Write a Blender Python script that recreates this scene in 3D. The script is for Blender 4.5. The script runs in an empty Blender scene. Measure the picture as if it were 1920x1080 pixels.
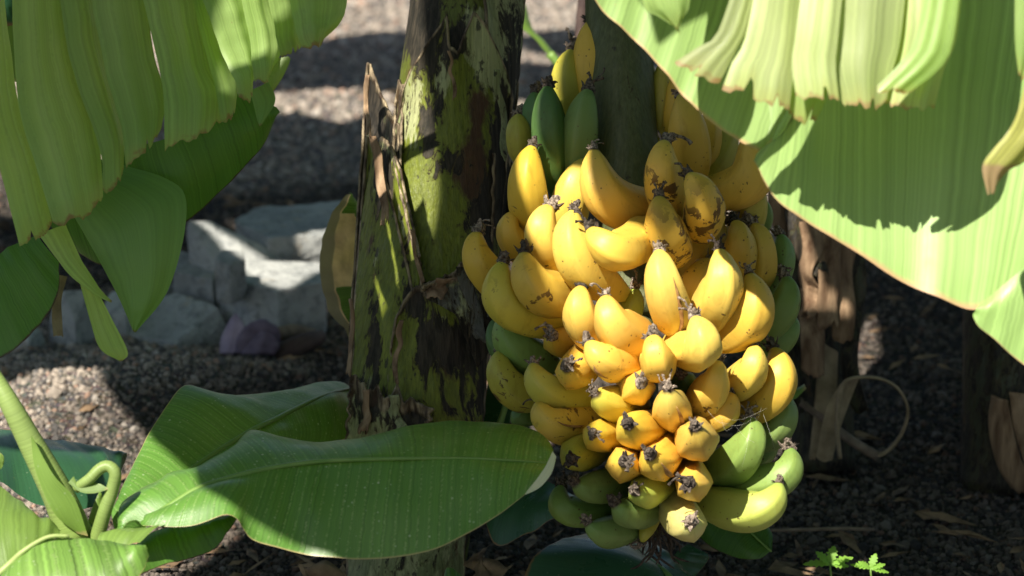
import bpy, bmesh, math, random
import numpy as np
from mathutils import Vector, Matrix, noise as mnoise

random.seed(7)
RNG = np.random.default_rng(7)
SC = bpy.context.scene
COL = SC.collection

# ------------------------------------------------------------------ camera, sky, sun, exposure
CAM_H = 1.0
PITCH = math.radians(15.5)
LENS = 88.0
KPX = 36.0 / (LENS * 1920.0)
cam_data = bpy.data.cameras.new('camera')
cam = bpy.data.objects.new('camera', cam_data)
COL.objects.link(cam)
cam.location = (0, 0, CAM_H)
cam.rotation_euler = (math.radians(90) - PITCH, 0, 0)
cam_data.lens = LENS
cam_data.sensor_width = 36
cam_data.clip_start = 0.05
cam_data.clip_end = 600
cam_data.dof.use_dof = True
cam_data.dof.focus_distance = 2.40
cam_data.dof.aperture_fstop = 6.6
SC.camera = cam

SUN = Vector((-0.35, -0.55, 0.757)).normalized()        # towards the sun
world = bpy.data.worlds.new('World')
SC.world = world
world.use_nodes = True
wn = world.node_tree
bg = wn.nodes['Background']
sky = wn.nodes.new('ShaderNodeTexSky')
sky.sky_type = 'NISHITA'
sky.sun_disc = False
sky.sun_elevation = math.asin(SUN.z)
sky.sun_rotation = math.atan2(SUN.x, SUN.y)
wn.links.new(sky.outputs[0], bg.inputs[0])
bg.inputs[1].default_value = 0.05
sl = bpy.data.lights.new('sun', 'SUN')
sl.energy = 5.0
sl.angle = math.radians(0.5)
sl.color = (1.0, 0.93, 0.8)
sun = bpy.data.objects.new('sun', sl)
COL.objects.link(sun)
sun.rotation_euler = SUN.to_track_quat('Z', 'Y').to_euler()
SC.view_settings.view_transform = 'Standard'
SC.view_settings.look = 'None'
SC.view_settings.exposure = 1.02
SC.view_settings.gamma = 1.0
SC.view_settings.use_curve_mapping = False
SC.cycles.max_bounces = 8
SC.cycles.transparent_max_bounces = 8

FWD = Vector((0, math.cos(PITCH), -math.sin(PITCH)))
UPV = Vector((0, math.sin(PITCH), math.cos(PITCH)))
RGT = Vector((1, 0, 0))
CPOS = Vector((0, 0, CAM_H))


def P(px, py, d):
    return CPOS + d * (FWD + RGT * ((px - 960) * KPX) - UPV * ((py - 540) * KPX))


def ground_h(x, y):
    h = 0.03 * mnoise.noise(Vector((x * 1.3, y * 1.3, 3.1))) + 0.012 * mnoise.noise(Vector((x * 5, y * 5, 7.7)))
    h += 0.005 * mnoise.noise(Vector((x * 19, y * 19, 1.7)))
    h += 0.05 * math.exp(-((x + 0.50) ** 2 / 0.05 + (y - 3.0) ** 2 / 0.04))
    if y > 8:
        h += 0
    return h


def G(px, py, lift=0.0):
    """ground point seen near a picture position"""
    dirv = FWD + RGT * ((px - 960) * KPX) - UPV * ((py - 540) * KPX)
    t = -CAM_H / dirv.z
    p = CPOS + dirv * t
    return Vector((p.x, p.y, lift))


# ------------------------------------------------------------------ node helper
class Nodes:
    def __init__(self, name):
        self.m = bpy.data.materials.new(name)
        self.m.use_nodes = True
        self.t = self.m.node_tree
        self.t.nodes.clear()
        self.out = self.t.nodes.new('ShaderNodeOutputMaterial')

    def n(self, kind, props=None, **ins):
        nd = self.t.nodes.new('ShaderNode' + kind)
        for k, v in (props or {}).items():
            setattr(nd, k, v)
        for k, v in ins.items():
            key = int(k[1:]) if k[0] == '_' and k[1:].isdigit() else k.replace('__', ' ')
            s = nd.inputs[key]
            if hasattr(v, 'links'):
                self.t.links.new(v, s)
            elif v is not None:
                if isinstance(v, tuple) and len(v) == 3 and s.type == 'RGBA':
                    v = (*v, 1)
                s.default_value = v
        return nd

    def math(self, op, a, b=None, clamp=False):
        return self.n('Math', {'operation': op, 'use_clamp': clamp}, _0=a, _1=b).outputs[0]

    def ramp(self, fac, lo, hi, a=0.0, b=1.0):
        return self.n('MapRange', {'clamp': True}, Value=fac, **{'From__Min': lo, 'From__Max': hi, 'To__Min': a, 'To__Max': b}).outputs[0]

    def mix(self, fac, a, b, mode='MIX'):
        nd = self.t.nodes.new('ShaderNodeMix')
        nd.data_type = 'RGBA'
        nd.blend_type = mode
        for s, v in ((nd.inputs[0], fac), (nd.inputs[6], a), (nd.inputs[7], b)):
            if hasattr(v, 'links'):
                self.t.links.new(v, s)
            else:
                s.default_value = (*v, 1) if isinstance(v, tuple) and len(v) == 3 else v
        return nd.outputs[2]

    def noise(self, vec, scale, detail=3.0, rough=0.55, stretch=None, dist=0.0):
        if stretch:
            vec = self.n('Mapping', None, Vector=vec, Scale=stretch).outputs[0]
        return self.n('TexNoise', None, Vector=vec, Scale=scale, Detail=detail, Roughness=rough, Distortion=dist).outputs[0]

    def bump(self, h, strength, dist, normal=None):
        return self.n('Bump', None, Height=h, Strength=strength, Distance=dist, **({'Normal': normal} if normal else {})).outputs[0]

    def done(self, shader):
        self.t.links.new(shader, self.out.inputs[0])
        return self.m


def leaf_material(name, col, col2, stripe_scale=220.0, stripe=0.35, trans=0.35, tcol=None, rough=0.42, spec=0.4, dry=0.985,
                  drycol=(0.22, 0.12, 0.05), specks=0.0, pale=0.0, yellow_edge=0.0, bump=0.25, dead=0.0, vein_lines=0.0, ednoise=0.07):
    k = Nodes(name)
    uv = k.n('UVMap', {'uv_map': 'UVMap'}).outputs[0]
    obj = k.n('TexCoord').outputs['Object']
    sx = k.n('SeparateXYZ', None, Vector=uv)
    u, v = sx.outputs[0], sx.outputs[1]
    av = k.math('ABSOLUTE', v)
    # fine parallel veins, uneven
    wob = k.noise(uv, 9.0, 2.0)
    uu = k.math('ADD', u, k.math('MULTIPLY', wob, 0.004))
    st1 = k.n('TexNoise', {'noise_dimensions': '1D'}, W=uu, Scale=stripe_scale * 2.2, Detail=3.0, Roughness=0.65).outputs[0]
    st2 = k.n('TexNoise', {'noise_dimensions': '1D'}, W=uu, Scale=stripe_scale * 0.35, Detail=1.5).outputs[0]
    big = k.noise(obj, 7.0, 3.0)
    c = k.mix(k.ramp(big, 0.3, 0.7), col, col2)
    fac = k.math('ADD', k.math('MULTIPLY', st1, 0.78), k.math('MULTIPLY', st2, 0.22))
    dk = k.math('MULTIPLY', k.ramp(fac, 0.3, 0.7, 1 - stripe, 1 + stripe), k.ramp(k.n('ObjectInfo').outputs['Random'], 0.0, 1.0, 0.84, 1.16))
    c = k.mix(1.0, c, k.n('CombineColor', None, Red=dk, Green=dk, Blue=dk).outputs[0], 'MULTIPLY')
    if vein_lines > 0:
        w = k.n('TexWave', {'bands_direction': 'X'}, Vector=uv, Scale=stripe_scale * 0.18, Distortion=1.2, Detail=2.0, **{'Detail__Scale': 1.5}).outputs[1]
        lines = k.math('MULTIPLY', k.ramp(w, 0.86, 1.0), k.ramp(k.noise(uv, 30.0, 2.0), 0.42, 0.62))
        c = k.mix(k.math('MULTIPLY', lines, vein_lines), c, (0.24, 0.36, 0.12))
    if pale > 0:
        c = k.mix(k.math('MULTIPLY', k.ramp(k.noise(obj, 16.0, 4.0), 0.45, 0.75), pale), c, (0.42, 0.46, 0.24))
    if yellow_edge > 0:
        ye = k.ramp(k.math('ADD', av, k.math('MULTIPLY', k.noise(obj, 22.0, 3.0), 0.2)), 1.02, 1.16)
        c = k.mix(k.math('MULTIPLY', ye, yellow_edge), c, (0.42, 0.40, 0.10))
    if specks > 0:
        vo = k.n('TexVoronoi', None, Vector=obj, Scale=120.0).outputs['Distance']
        gate = k.ramp(k.noise(obj, 20.0, 3.0), 0.42, 0.66)
        sp = k.math('MULTIPLY', k.ramp(vo, 0.16, 0.09), gate)
        c = k.mix(k.math('MULTIPLY', sp, specks), c, (0.5, 0.58, 0.42))
    # damage: small brown scars following the veins
    sc = k.noise(uv, 1.0, 4.0, 0.6, stretch=(160.0, 14.0, 1.0))
    c = k.mix(k.ramp(sc, 0.70, 0.76, 0.0, 0.75), c, (0.30, 0.25, 0.10))
    # dried brown margin
    e = k.math('ADD', av, k.math('MULTIPLY', k.math('SUBTRACT', k.noise(obj, 60.0, 5.0, 0.7), 0.5), ednoise))
    ed = k.ramp(e, dry - 0.012, dry + 0.006)
    c = k.mix(ed, c, drycol)
    if dead > 0:
        at = k.n('Attribute', {'attribute_name': 'dry'}).outputs['Fac']
        dn = k.ramp(k.math('ADD', at, k.math('MULTIPLY', k.math('SUBTRACT', k.noise(obj, 40.0, 5.0), 0.5), 0.5)), 0.42, 0.58)
        dcol = k.mix(k.ramp(k.noise(obj, 45.0, 5.0), 0.35, 0.65), (0.72, 0.54, 0.36), (0.46, 0.32, 0.20))
        c = k.mix(dn, c, dcol)
        c = k.mix(k.ramp(at, 1.4, 1.8), c, k.mix(k.noise(obj, 50.0, 4.0), (0.34, 0.30, 0.23), (0.20, 0.17, 0.12)))
    h = k.math('ADD', k.math('MULTIPLY', fac, 1.0), k.math('MULTIPLY', big, 1.5))
    nrm = k.bump(h, bump, 0.0016)
    rg = k.ramp(k.noise(obj, 30.0, 4.0), 0.3, 0.7, rough - 0.08, rough + 0.14)
    pr = k.n('BsdfPrincipled', None, **{'Base__Color': c, 'Roughness': rg, 'Normal': nrm, 'Specular__IOR__Level': spec}).outputs[0]
    tc = k.mix(1.0, c, tcol or (1.5, 1.5, 0.45), 'MULTIPLY')
    tr = k.n('BsdfTranslucent', None, Color=tc, Normal=nrm).outputs[0]
    mx = k.n('MixShader', None, Fac=trans, _1=pr, _2=tr).outputs[0]
    return k.done(mx)


def bark_material(name, green, green2, black=0.5, brown=0.3, pale=0.2, fibre=0.5, rough=0.55, spec=0.35):
    """banana sheath: green ground colour with black rot, brown and pale dry scars"""
    k = Nodes(name)
    obj = k.n('TexCoord').outputs['Object']
    at = k.n('Attribute', {'attribute_name': 'dry'}).outputs['Fac']
    pa = k.math('MULTIPLY', k.n('Attribute', {'attribute_name': 'pale'}).outputs['Fac'], 0.26)
    ro = k.math('MULTIPLY', k.n('Attribute', {'attribute_name': 'rot'}).outputs['Fac'], 0.24)
    br = k.math('MULTIPLY', k.n('Attribute', {'attribute_name': 'brown'}).outputs['Fac'], 0.26)
    big = k.noise(obj, 9.0, 4.0, 0.6, stretch=(1.0, 1.0, 0.5))
    c = k.mix(k.ramp(big, 0.35, 0.65), green, green2)
    lines = k.noise(obj, 1.0, 3.0, 0.6, stretch=(230.0, 230.0, 6.0))
    c = k.mix(k.ramp(lines, 0.3, 0.75, 0.0, 0.55), c, (0.045, 0.06, 0.012))
    pn = k.noise(obj, 19.0, 7.0, 0.7, stretch=(1.0, 1.0, 0.32), dist=0.5)
    pm = k.math('MULTIPLY', k.ramp(k.math('ADD', k.math('ADD', pn, pa), k.math('MULTIPLY', at, 0.14)), 0.68 - 0.2 * pale, 0.72 - 0.2 * pale), 0.85)
    c = k.mix(pm, c, k.mix(lines, (0.40, 0.40, 0.22), (0.26, 0.30, 0.14)))
    bn = k.noise(obj, 15.0, 7.0, 0.68, stretch=(1.0, 1.0, 0.38), dist=0.8)
    bm = k.ramp(k.math('ADD', k.math('ADD', bn, br), k.math('MULTIPLY', at, 0.10)), 0.64 - 0.16 * brown, 0.72 - 0.16 * brown)
    c = k.mix(bm, c, k.mix(k.noise(obj, 50.0, 4.0), (0.10, 0.045, 0.018), (0.035, 0.022, 0.012)))
    kn = k.math('ADD', k.math('MULTIPLY', k.noise(obj, 17.0, 8.0, 0.72, stretch=(1.2, 1.2, 0.42), dist=1.2), 0.55), k.math('MULTIPLY', k.noise(obj, 1.0, 6.0, 0.7, stretch=(75.0, 75.0, 26.0), dist=1.5), 0.45))
    thr = 0.615 - 0.14 * black
    ks = k.math('ADD', kn, ro)
    halo = k.ramp(ks, thr - 0.03, thr + 0.005, 0.0, 0.7)
    c = k.mix(halo, c, k.mix(k.noise(obj, 70.0, 4.0), (0.09, 0.05, 0.02), (0.05, 0.055, 0.018)))
    km = k.ramp(ks, thr, thr + 0.018, 0.0, 0.95)
    fine = k.ramp(k.noise(obj, 95.0, 4.0, 0.6, stretch=(1, 1, 0.5)), 0.67 - 0.1 * black, 0.71 - 0.1 * black, 0.0, 0.85)
    c = k.mix(k.math('MAXIMUM', km, fine), c, k.mix(k.ramp(lines, 0.4, 0.65), (0.008, 0.007, 0.006), (0.045, 0.036, 0.026)))
    grain = k.ramp(k.noise(obj, 1.0, 4.0, 0.65, stretch=(420.0, 420.0, 5.0)), 0.3, 0.7, 0.72, 1.2)
    c = k.mix(1.0, c, k.n('CombineColor', None, Red=grain, Green=grain, Blue=grain).outputs[0], 'MULTIPLY')
    # dry torn rim
    dm = k.ramp(k.math('ADD', at, k.math('MULTIPLY', k.math('SUBTRACT', k.noise(obj, 45.0, 5.0), 0.5), 0.7)), 0.55, 0.8)
    dcol = k.mix(k.ramp(k.noise(obj, 1.0, 5.0, 0.6, stretch=(140.0, 140.0, 22.0)), 0.4, 0.62), (0.05, 0.032, 0.02), (0.34, 0.27, 0.17))
    c = k.mix(dm, c, dcol)
    h = k.math('ADD', k.math('MULTIPLY', lines, fibre), k.math('ADD', k.math('MULTIPLY', bn, 0.8), k.math('MULTIPLY', dm, k.noise(obj, 120.0, 4.0))))
    nrm = k.bump(k.math('ADD', h, k.math('MULTIPLY', km, 0.5)), 0.6, 0.005)
    rg = k.ramp(ks, 0.4, 0.62, rough - 0.2, rough + 0.2)
    return k.done(k.n('BsdfPrincipled', None, **{'Base__Color': c, 'Roughness': rg, 'Normal': nrm, 'Specular__IOR__Level': spec}).outputs[0])


def plain_material(name, a, b, scale=30.0, rough=0.6, bump=0.3, dist=0.002, stretch=None, spec=0.3):
    k = Nodes(name)
    obj = k.n('TexCoord').outputs['Object']
    f = k.noise(obj, scale, 5.0, 0.6, stretch=stretch)
    c = k.mix(k.ramp(f, 0.32, 0.68), a, b)
    nrm = k.bump(k.noise(obj, scale * 2.5, 5.0, 0.6, stretch=stretch), bump, dist)
    return k.done(k.n('BsdfPrincipled', None, **{'Base__Color': c, 'Roughness': rough, 'Normal': nrm, 'Specular__IOR__Level': spec}).outputs[0])


def banana_material():
    k = Nodes('banana_skin')
    oi = k.n('ObjectInfo')
    uv = k.n('UVMap', {'uv_map': 'UVMap'}).outputs[0]
    sx = k.n('SeparateXYZ', None, Vector=uv)
    obj0 = k.n('TexCoord').outputs['Object']
    off = k.n('CombineXYZ', None, X=k.math('MULTIPLY', oi.outputs['Random'], 7.0), Y=k.math('MULTIPLY', oi.outputs['Random'], 3.0), Z=0.0).outputs[0]
    obj = k.n('VectorMath', {'operation': 'ADD'}, _0=obj0, _1=off).outputs[0]
    c = oi.outputs['Color']
    big = k.noise(obj, 16.0, 3.0)
    c = k.mix(k.ramp(big, 0.3, 0.7, 0.0, 0.32), c, k.mix(1.0, c, (0.80, 0.74, 0.5), 'MULTIPLY'))
    # greener towards the two ends
    s = sx.outputs[1]
    ends = k.math('MAXIMUM', k.ramp(s, 0.12, 0.0, 0.0, 0.40), k.ramp(s, 0.75, 1.0, 0.0, 0.35))
    c = k.mix(ends, c, k.mix(1.0, c, (0.62, 0.95, 0.8), 'MULTIPLY'))
    # scuffs and dried sap
    scf = k.ramp(k.noise(obj, 1.0, 5.0, 0.65, stretch=(70.0, 70.0, 24.0), dist=0.8), 0.54, 0.72, 0.0, 0.5)
    c = k.mix(scf, c, k.mix(1.0, c, (0.66, 0.56, 0.5), 'MULTIPLY'))
    # ridge lines a little darker
    rid = k.math('COSINE', k.math('MULTIPLY', sx.outputs[0], 5 * 2 * math.pi))
    c = k.mix(k.ramp(rid, 0.90, 1.0, 0.0, 0.16), c, k.mix(1.0, c, (0.62, 0.58, 0.5), 'MULTIPLY'))
    # freckles, scratches and bruises
    fr = k.ramp(k.n('TexVoronoi', None, Vector=obj, Scale=150.0).outputs['Distance'], 0.17, 0.10)
    fr = k.math('MULTIPLY', fr, k.ramp(k.noise(obj, 38.0, 3.0), 0.50, 0.60))
    scr = k.ramp(k.noise(obj, 1.0, 6.0, 0.6, stretch=(130.0, 130.0, 34.0), dist=1.0), 0.705, 0.73)
    spots = k.n('Attribute', {'attribute_type': 'OBJECT', 'attribute_name': 'spots'}).outputs['Fac']
    bru = k.noise(obj, 55.0, 5.0, 0.62, dist=0.4)
    gate = k.math('MULTIPLY', k.ramp(s, 0.12, 0.3), k.ramp(s, 0.98, 0.8))
    bm = k.math('MULTIPLY', k.ramp(k.math('ADD', bru, k.math('MULTIPLY', spots, 0.2)), 0.675, 0.69), gate)
    dark = k.math('MAXIMUM', k.math('MAXIMUM', fr, k.math('MULTIPLY', scr, 0.8)), bm)
    c = k.mix(k.math('MULTIPLY', dark, 0.9), c, (0.075, 0.035, 0.02))
    tipd = k.ramp(k.math('ADD', s, k.math('MULTIPLY', k.noise(obj, 90.0, 3.0), 0.03)), 0.040, 0.022)
    c = k.mix(tipd, c, (0.05, 0.032, 0.018))
    nrm = k.bump(k.math('ADD', k.math('MULTIPLY', k.noise(obj, 45.0, 3.0), 1.0), k.math('MULTIPLY', dark, -0.5)), 0.16, 0.0025)
    nrm = k.bump(k.noise(obj, 700.0, 2.0), 0.06, 0.0004, nrm)
    rg = k.ramp(k.noise(obj, 60.0, 4.0), 0.3, 0.7, 0.40, 0.56)
    pr = k.n('BsdfPrincipled', None, **{'Base__Color': c, 'Roughness': rg, 'Normal': nrm, 'Specular__IOR__Level': 0.38,
                                        'Subsurface__Weight': 0.12, 'Subsurface__Radius': (1.0, 0.6, 0.15), 'Subsurface__Scale': 0.006}).outputs[0]
    return k.done(pr)


M = {}
M['banana'] = banana_material()
def flower_material():
    k = Nodes('dried_flower')
    obj = k.n('TexCoord').outputs['Object']
    f = k.noise(obj, 330.0, 4.0, 0.6)
    r = k.n('ObjectInfo').outputs['Random']
    c = k.mix(k.ramp(f, 0.38, 0.62), k.mix(r, (0.015, 0.012, 0.01), (0.07, 0.05, 0.04)), k.mix(r, (0.07, 0.055, 0.045), (0.42, 0.34, 0.27)))
    return k.done(k.n('BsdfPrincipled', None, **{'Base__Color': c, 'Roughness': 0.85, 'Normal': k.bump(f, 0.6, 0.001), 'Specular__IOR__Level': 0.25}).outputs[0])


M['flower'] = flower_material()
M['flower_dark'] = plain_material('dried_flower_dark', (0.018, 0.014, 0.012), (0.09, 0.065, 0.045), 260.0, 0.85, 0.6, 0.001)
M['peel'] = plain_material('split_peel', (0.16, 0.07, 0.025), (0.40, 0.24, 0.09), 120.0, 0.7, 0.5, 0.001)
M['stalk'] = bark_material('bunch_stalk', (0.085, 0.10, 0.038), (0.12, 0.13, 0.06), black=0.0, brown=0.1, pale=0.0, fibre=0.3)
M['core'] = plain_material('bunch_core', (0.02, 0.035, 0.01), (0.05, 0.06, 0.02), 40.0, 0.8)
M['trunk'] = bark_material('trunk_skin', (0.105, 0.13, 0.011), (0.15, 0.175, 0.022), black=0.55, brown=0.35, pale=0.25)
M['sheath'] = bark_material('sheath_skin', (0.14, 0.17, 0.012), (0.20, 0.225, 0.028), black=0.30, brown=0.35, pale=0.3)
M['sheath_pale'] = bark_material('sheath_pale', (0.30, 0.32, 0.17), (0.20, 0.24, 0.10), black=0.4, brown=0.4, pale=0.7)
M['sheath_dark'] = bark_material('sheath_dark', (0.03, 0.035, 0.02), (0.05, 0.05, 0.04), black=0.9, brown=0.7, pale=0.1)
M['sheath_grey'] = bark_material('sheath_grey', (0.16, 0.16, 0.15), (0.09, 0.09, 0.09), black=0.45, brown=0.2, pale=0.5, fibre=1.0, rough=0.8)
M['dry_sheath'] = plain_material('dry_sheath', (0.10, 0.055, 0.03), (0.38, 0.26, 0.16), 1.0, 0.85, 0.8, 0.004, stretch=(60.0, 60.0, 9.0))
M['young'] = leaf_material('young_leaf', (0.085, 0.20, 0.032), (0.125, 0.255, 0.05), stripe_scale=190, stripe=0.24, trans=0.28, specks=0.8, ednoise=0.012, rough=0.36, spec=0.5, dry=0.993, drycol=(0.42, 0.34, 0.16), vein_lines=0.75)
M['young_pale'] = leaf_material('young_leaf_pale', (0.16, 0.27, 0.05), (0.20, 0.31, 0.08), stripe_scale=170, stripe=0.2, trans=0.32, specks=0.5, rough=0.36, dry=0.993, drycol=(0.42, 0.34, 0.16))
M['torn'] = leaf_material('torn_leaf', (0.265, 0.41, 0.115), (0.345, 0.475, 0.17), stripe_scale=130, stripe=0.15, trans=0.45, dry=0.997, ednoise=0.11, drycol=(0.30, 0.20, 0.08), yellow_edge=0.5, vein_lines=0.35, rough=0.4)
M['torn_pale'] = leaf_material('torn_leaf_pale', (0.33, 0.42, 0.15), (0.46, 0.51, 0.27), stripe_scale=120, stripe=0.3, trans=0.35, dry=0.996, ednoise=0.11, drycol=(0.34, 0.22, 0.1), yellow_edge=0.6, pale=0.3, rough=0.38, spec=0.6)
M['mid'] = leaf_material('mid_leaf', (0.13, 0.255, 0.06), (0.17, 0.30, 0.085), stripe_scale=150, stripe=0.10, trans=0.3, dry=0.997, ednoise=0.02, rough=0.5)
M['striped'] = leaf_material('striped_young_leaf', (0.12, 0.25, 0.045), (0.20, 0.33, 0.08), stripe_scale=75, stripe=0.6, trans=0.35, dry=0.993, ednoise=0.01, drycol=(0.42, 0.34, 0.16), rough=0.42, vein_lines=0.8, specks=0.5)
M['underside'] = leaf_material('leaf_underside', (0.46, 0.52, 0.34), (0.54, 0.58, 0.42), trans=0.25, dry=2.0, stripe=0.08)
M['hanging'] = leaf_material('hanging_leaf', (0.21, 0.33, 0.10), (0.26, 0.375, 0.135), stripe_scale=110, stripe=0.24, trans=0.08, dry=0.9935, ednoise=0.02, drycol=(0.42, 0.26, 0.14), rough=0.42, bump=0.15)
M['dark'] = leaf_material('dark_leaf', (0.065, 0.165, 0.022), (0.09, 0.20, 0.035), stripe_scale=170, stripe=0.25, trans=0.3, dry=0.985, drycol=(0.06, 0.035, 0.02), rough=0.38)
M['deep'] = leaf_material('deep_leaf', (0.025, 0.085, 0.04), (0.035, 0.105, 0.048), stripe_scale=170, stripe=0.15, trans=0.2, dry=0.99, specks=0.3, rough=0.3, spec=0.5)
M['dying'] = leaf_material('dying_leaf', (0.10, 0.20, 0.03), (0.13, 0.23, 0.05), trans=0.4, dry=0.97, drycol=(0.3, 0.24, 0.14), dead=1.0, rough=0.6)
M['yellow'] = leaf_material('yellowing_leaf', (0.36, 0.38, 0.09), (0.42, 0.38, 0.14), trans=0.4, dry=0.9, drycol=(0.36, 0.25, 0.14), yellow_edge=0.8)
M['rib'] = plain_material('leaf_midrib', (0.13, 0.24, 0.05), (0.18, 0.28, 0.07), 60.0, 0.4, 0.1)
M['rib_pale'] = plain_material('leaf_midrib_pale', (0.26, 0.34, 0.11), (0.34, 0.40, 0.16), 60.0, 0.42, 0.1)
M['shoot'] = leaf_material('rolled_leaf', (0.20, 0.29, 0.075), (0.25, 0.34, 0.11), stripe_scale=90, stripe=0.16, trans=0.15, dry=2.0, rough=0.42)
M['deadleaf'] = plain_material('dead_leaf', (0.08, 0.05, 0.03), (0.30, 0.20, 0.12), 30.0, 0.9, 0.8, 0.003)
M['twig'] = plain_material('dry_twig', (0.12, 0.09, 0.07), (0.26, 0.2, 0.15), 60.0, 0.85, 0.5)
M['dry_strip'] = plain_material('dry_strip', (0.20, 0.15, 0.09), (0.36, 0.28, 0.18), 50.0, 0.8, 0.5)
M['rock'] = None
M['bract'] = plain_material('flower_bract', (0.15, 0.115, 0.165), (0.075, 0.055, 0.085), 35.0, 0.6, 0.4, 0.002)
M['bract_pale'] = plain_material('flower_bract_pale', (0.34, 0.28, 0.36), (0.22, 0.17, 0.24), 35.0, 0.6, 0.4, 0.002)
M['bract_dark'] = plain_material('bract_dark', (0.04, 0.025, 0.025), (0.09, 0.06, 0.05), 40.0, 0.8)
M['seedling'] = leaf_material('seedling_leaf', (0.20, 0.40, 0.05), (0.26, 0.46, 0.08), trans=0.4, dry=2.0, stripe=0.05)
M['web'] = plain_material('cobweb', (0.5, 0.5, 0.46), (0.6, 0.6, 0.56), 30.0, 0.6, 0.0)


def rock_material():
    k = Nodes('rock')
    obj = k.n('TexCoord').outputs['Object']
    oi = k.n('ObjectInfo')
    off = k.n('VectorMath', {'operation': 'ADD'}, _0=obj, _1=oi.outputs['Location']).outputs[0]
    a = k.noise(off, 12.0, 6.0, 0.6)
    b = k.noise(off, 70.0, 5.0, 0.65)
    c = k.mix(k.ramp(a, 0.3, 0.7), (0.25, 0.26, 0.26), (0.45, 0.46, 0.445))
    c = k.mix(k.ramp(b, 0.50, 0.64, 0.0, 0.75), c, (0.16, 0.17, 0.175))
    c = k.mix(k.ramp(k.noise(off, 28.0, 5.0), 0.62, 0.72, 0.0, 0.6), c, (0.42, 0.34, 0.24))
    tone = k.ramp(oi.outputs['Random'], 0.0, 1.0, 0.62, 1.15)
    c = k.mix(1.0, c, k.n('CombineColor', None, Red=tone, Green=tone, Blue=tone).outputs[0], 'MULTIPLY')
    nrm = k.bump(k.math('ADD', a, k.math('MULTIPLY', b, 0.4)), 0.7, 0.012)
    return k.done(k.n('BsdfPrincipled', None, **{'Base__Color': c, 'Roughness': 0.85, 'Normal': nrm}).outputs[0])


def soil_shade(k, pos):
    """shade painted into the ground colour: darker round spots around the planting"""
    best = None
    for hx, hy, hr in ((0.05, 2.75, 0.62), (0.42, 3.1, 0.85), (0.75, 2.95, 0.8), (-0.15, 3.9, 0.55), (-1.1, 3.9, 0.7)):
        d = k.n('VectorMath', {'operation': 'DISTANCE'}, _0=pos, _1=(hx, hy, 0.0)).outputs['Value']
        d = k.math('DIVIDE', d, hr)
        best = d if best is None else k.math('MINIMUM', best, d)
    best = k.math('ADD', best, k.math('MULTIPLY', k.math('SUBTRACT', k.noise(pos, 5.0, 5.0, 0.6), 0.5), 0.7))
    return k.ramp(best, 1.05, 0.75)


def ground_material(name, stone):
    k = Nodes(name)
    if stone:
        oi = k.n('ObjectInfo')
        r = oi.outputs['Random']
        obj = k.n('TexCoord').outputs['Object']
        cr = k.n('ValToRGB', None, Fac=r)
        el = cr.color_ramp
        el.interpolation = 'CONSTANT'
        cols = [(0, (0.15, 0.14, 0.135)), (0.16, (0.31, 0.265, 0.23)), (0.42, (0.42, 0.36, 0.305)), (0.64, (0.53, 0.45, 0.38)), (0.80, (0.20, 0.19, 0.185)), (0.87, (0.50, 0.33, 0.25)), (0.93, (0.60, 0.54, 0.48))]
        el.elements[0].color = (*cols[0][1], 1)
        el.elements[1].position = cols[1][0]
        el.elements[1].color = (*cols[1][1], 1)
        for p, cc in cols[2:]:
            e = el.elements.new(p)
            e.color = (*cc, 1)
        c = cr.outputs[0]
        shade_mask = soil_shade(k, oi.outputs['Location'])
        c = k.mix(shade_mask, c, k.mix(1.0, c, (0.30, 0.29, 0.29), 'MULTIPLY'))  # painted shade: stones darkened by colour inside the mask
        nrm = k.bump(k.noise(obj, 5.0, 4.0), 0.5, 0.2)
    else:
        obj = k.n('TexCoord').outputs['Object']
        a = k.noise(obj, 2.2, 4.0)
        b = k.noise(obj, 130.0, 5.0, 0.7)
        vo = k.n('TexVoronoi', None, Vector=obj, Scale=110.0)
        c = k.mix(k.ramp(b, 0.3, 0.7), (0.09, 0.08, 0.075), (0.22, 0.195, 0.17))
        c = k.mix(k.ramp(a, 0.35, 0.65, 0.0, 0.45), c, (0.10, 0.09, 0.08))
        c = k.mix(0.35, c, k.mix(1.0, c, vo.outputs['Color'], 'MULTIPLY'))
        shade_mask = soil_shade(k, obj)
        c = k.mix(shade_mask, c, k.mix(1.0, c, (0.30, 0.29, 0.29), 'MULTIPLY'))  # same painted shade on the soil colour
        nrm = k.bump(k.math('ADD', b, k.math('MULTIPLY', vo.outputs['Distance'], 1.2)), 0.9, 0.008)
    return k.done(k.n('BsdfPrincipled', None, **{'Base__Color': c, 'Roughness': 0.9, 'Normal': nrm, 'Specular__IOR__Level': 0.2}).outputs[0])


M['rock'] = rock_material()
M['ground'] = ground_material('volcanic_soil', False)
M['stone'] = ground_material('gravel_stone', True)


# ------------------------------------------------------------------ object helpers
def link_mesh(name, verts, faces, mat, parent=None, uvs=None, attr=None, smooth=True):
    """verts in world space; the mesh is stored relative to the parent's base"""
    base = parent_base(parent)
    me = bpy.data.meshes.new(name)
    me.from_pydata([tuple(Vector(v) - base) for v in verts], [], faces)
    if uvs is not None:
        ul = me.uv_layers.new(name='UVMap')
        li = np.empty(len(me.loops), dtype=np.int32)
        me.loops.foreach_get('vertex_index', li)
        ul.data.foreach_set('uv', np.asarray(uvs, dtype=np.float32)[li].ravel())
    if attr is not None:
        for nm, vals in attr.items():
            a = me.attributes.new(nm, 'FLOAT', 'POINT')
            a.data.foreach_set('value', np.asarray(vals, dtype=np.float32))
    if smooth:
        me.polygons.foreach_set('use_smooth', [True] * len(me.polygons))
    me.materials.append(mat)
    me.update()
    o = bpy.data.objects.new(name, me)
    COL.objects.link(o)
    if parent is not None:
        o.parent = parent
    return o


BASES = {}


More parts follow.
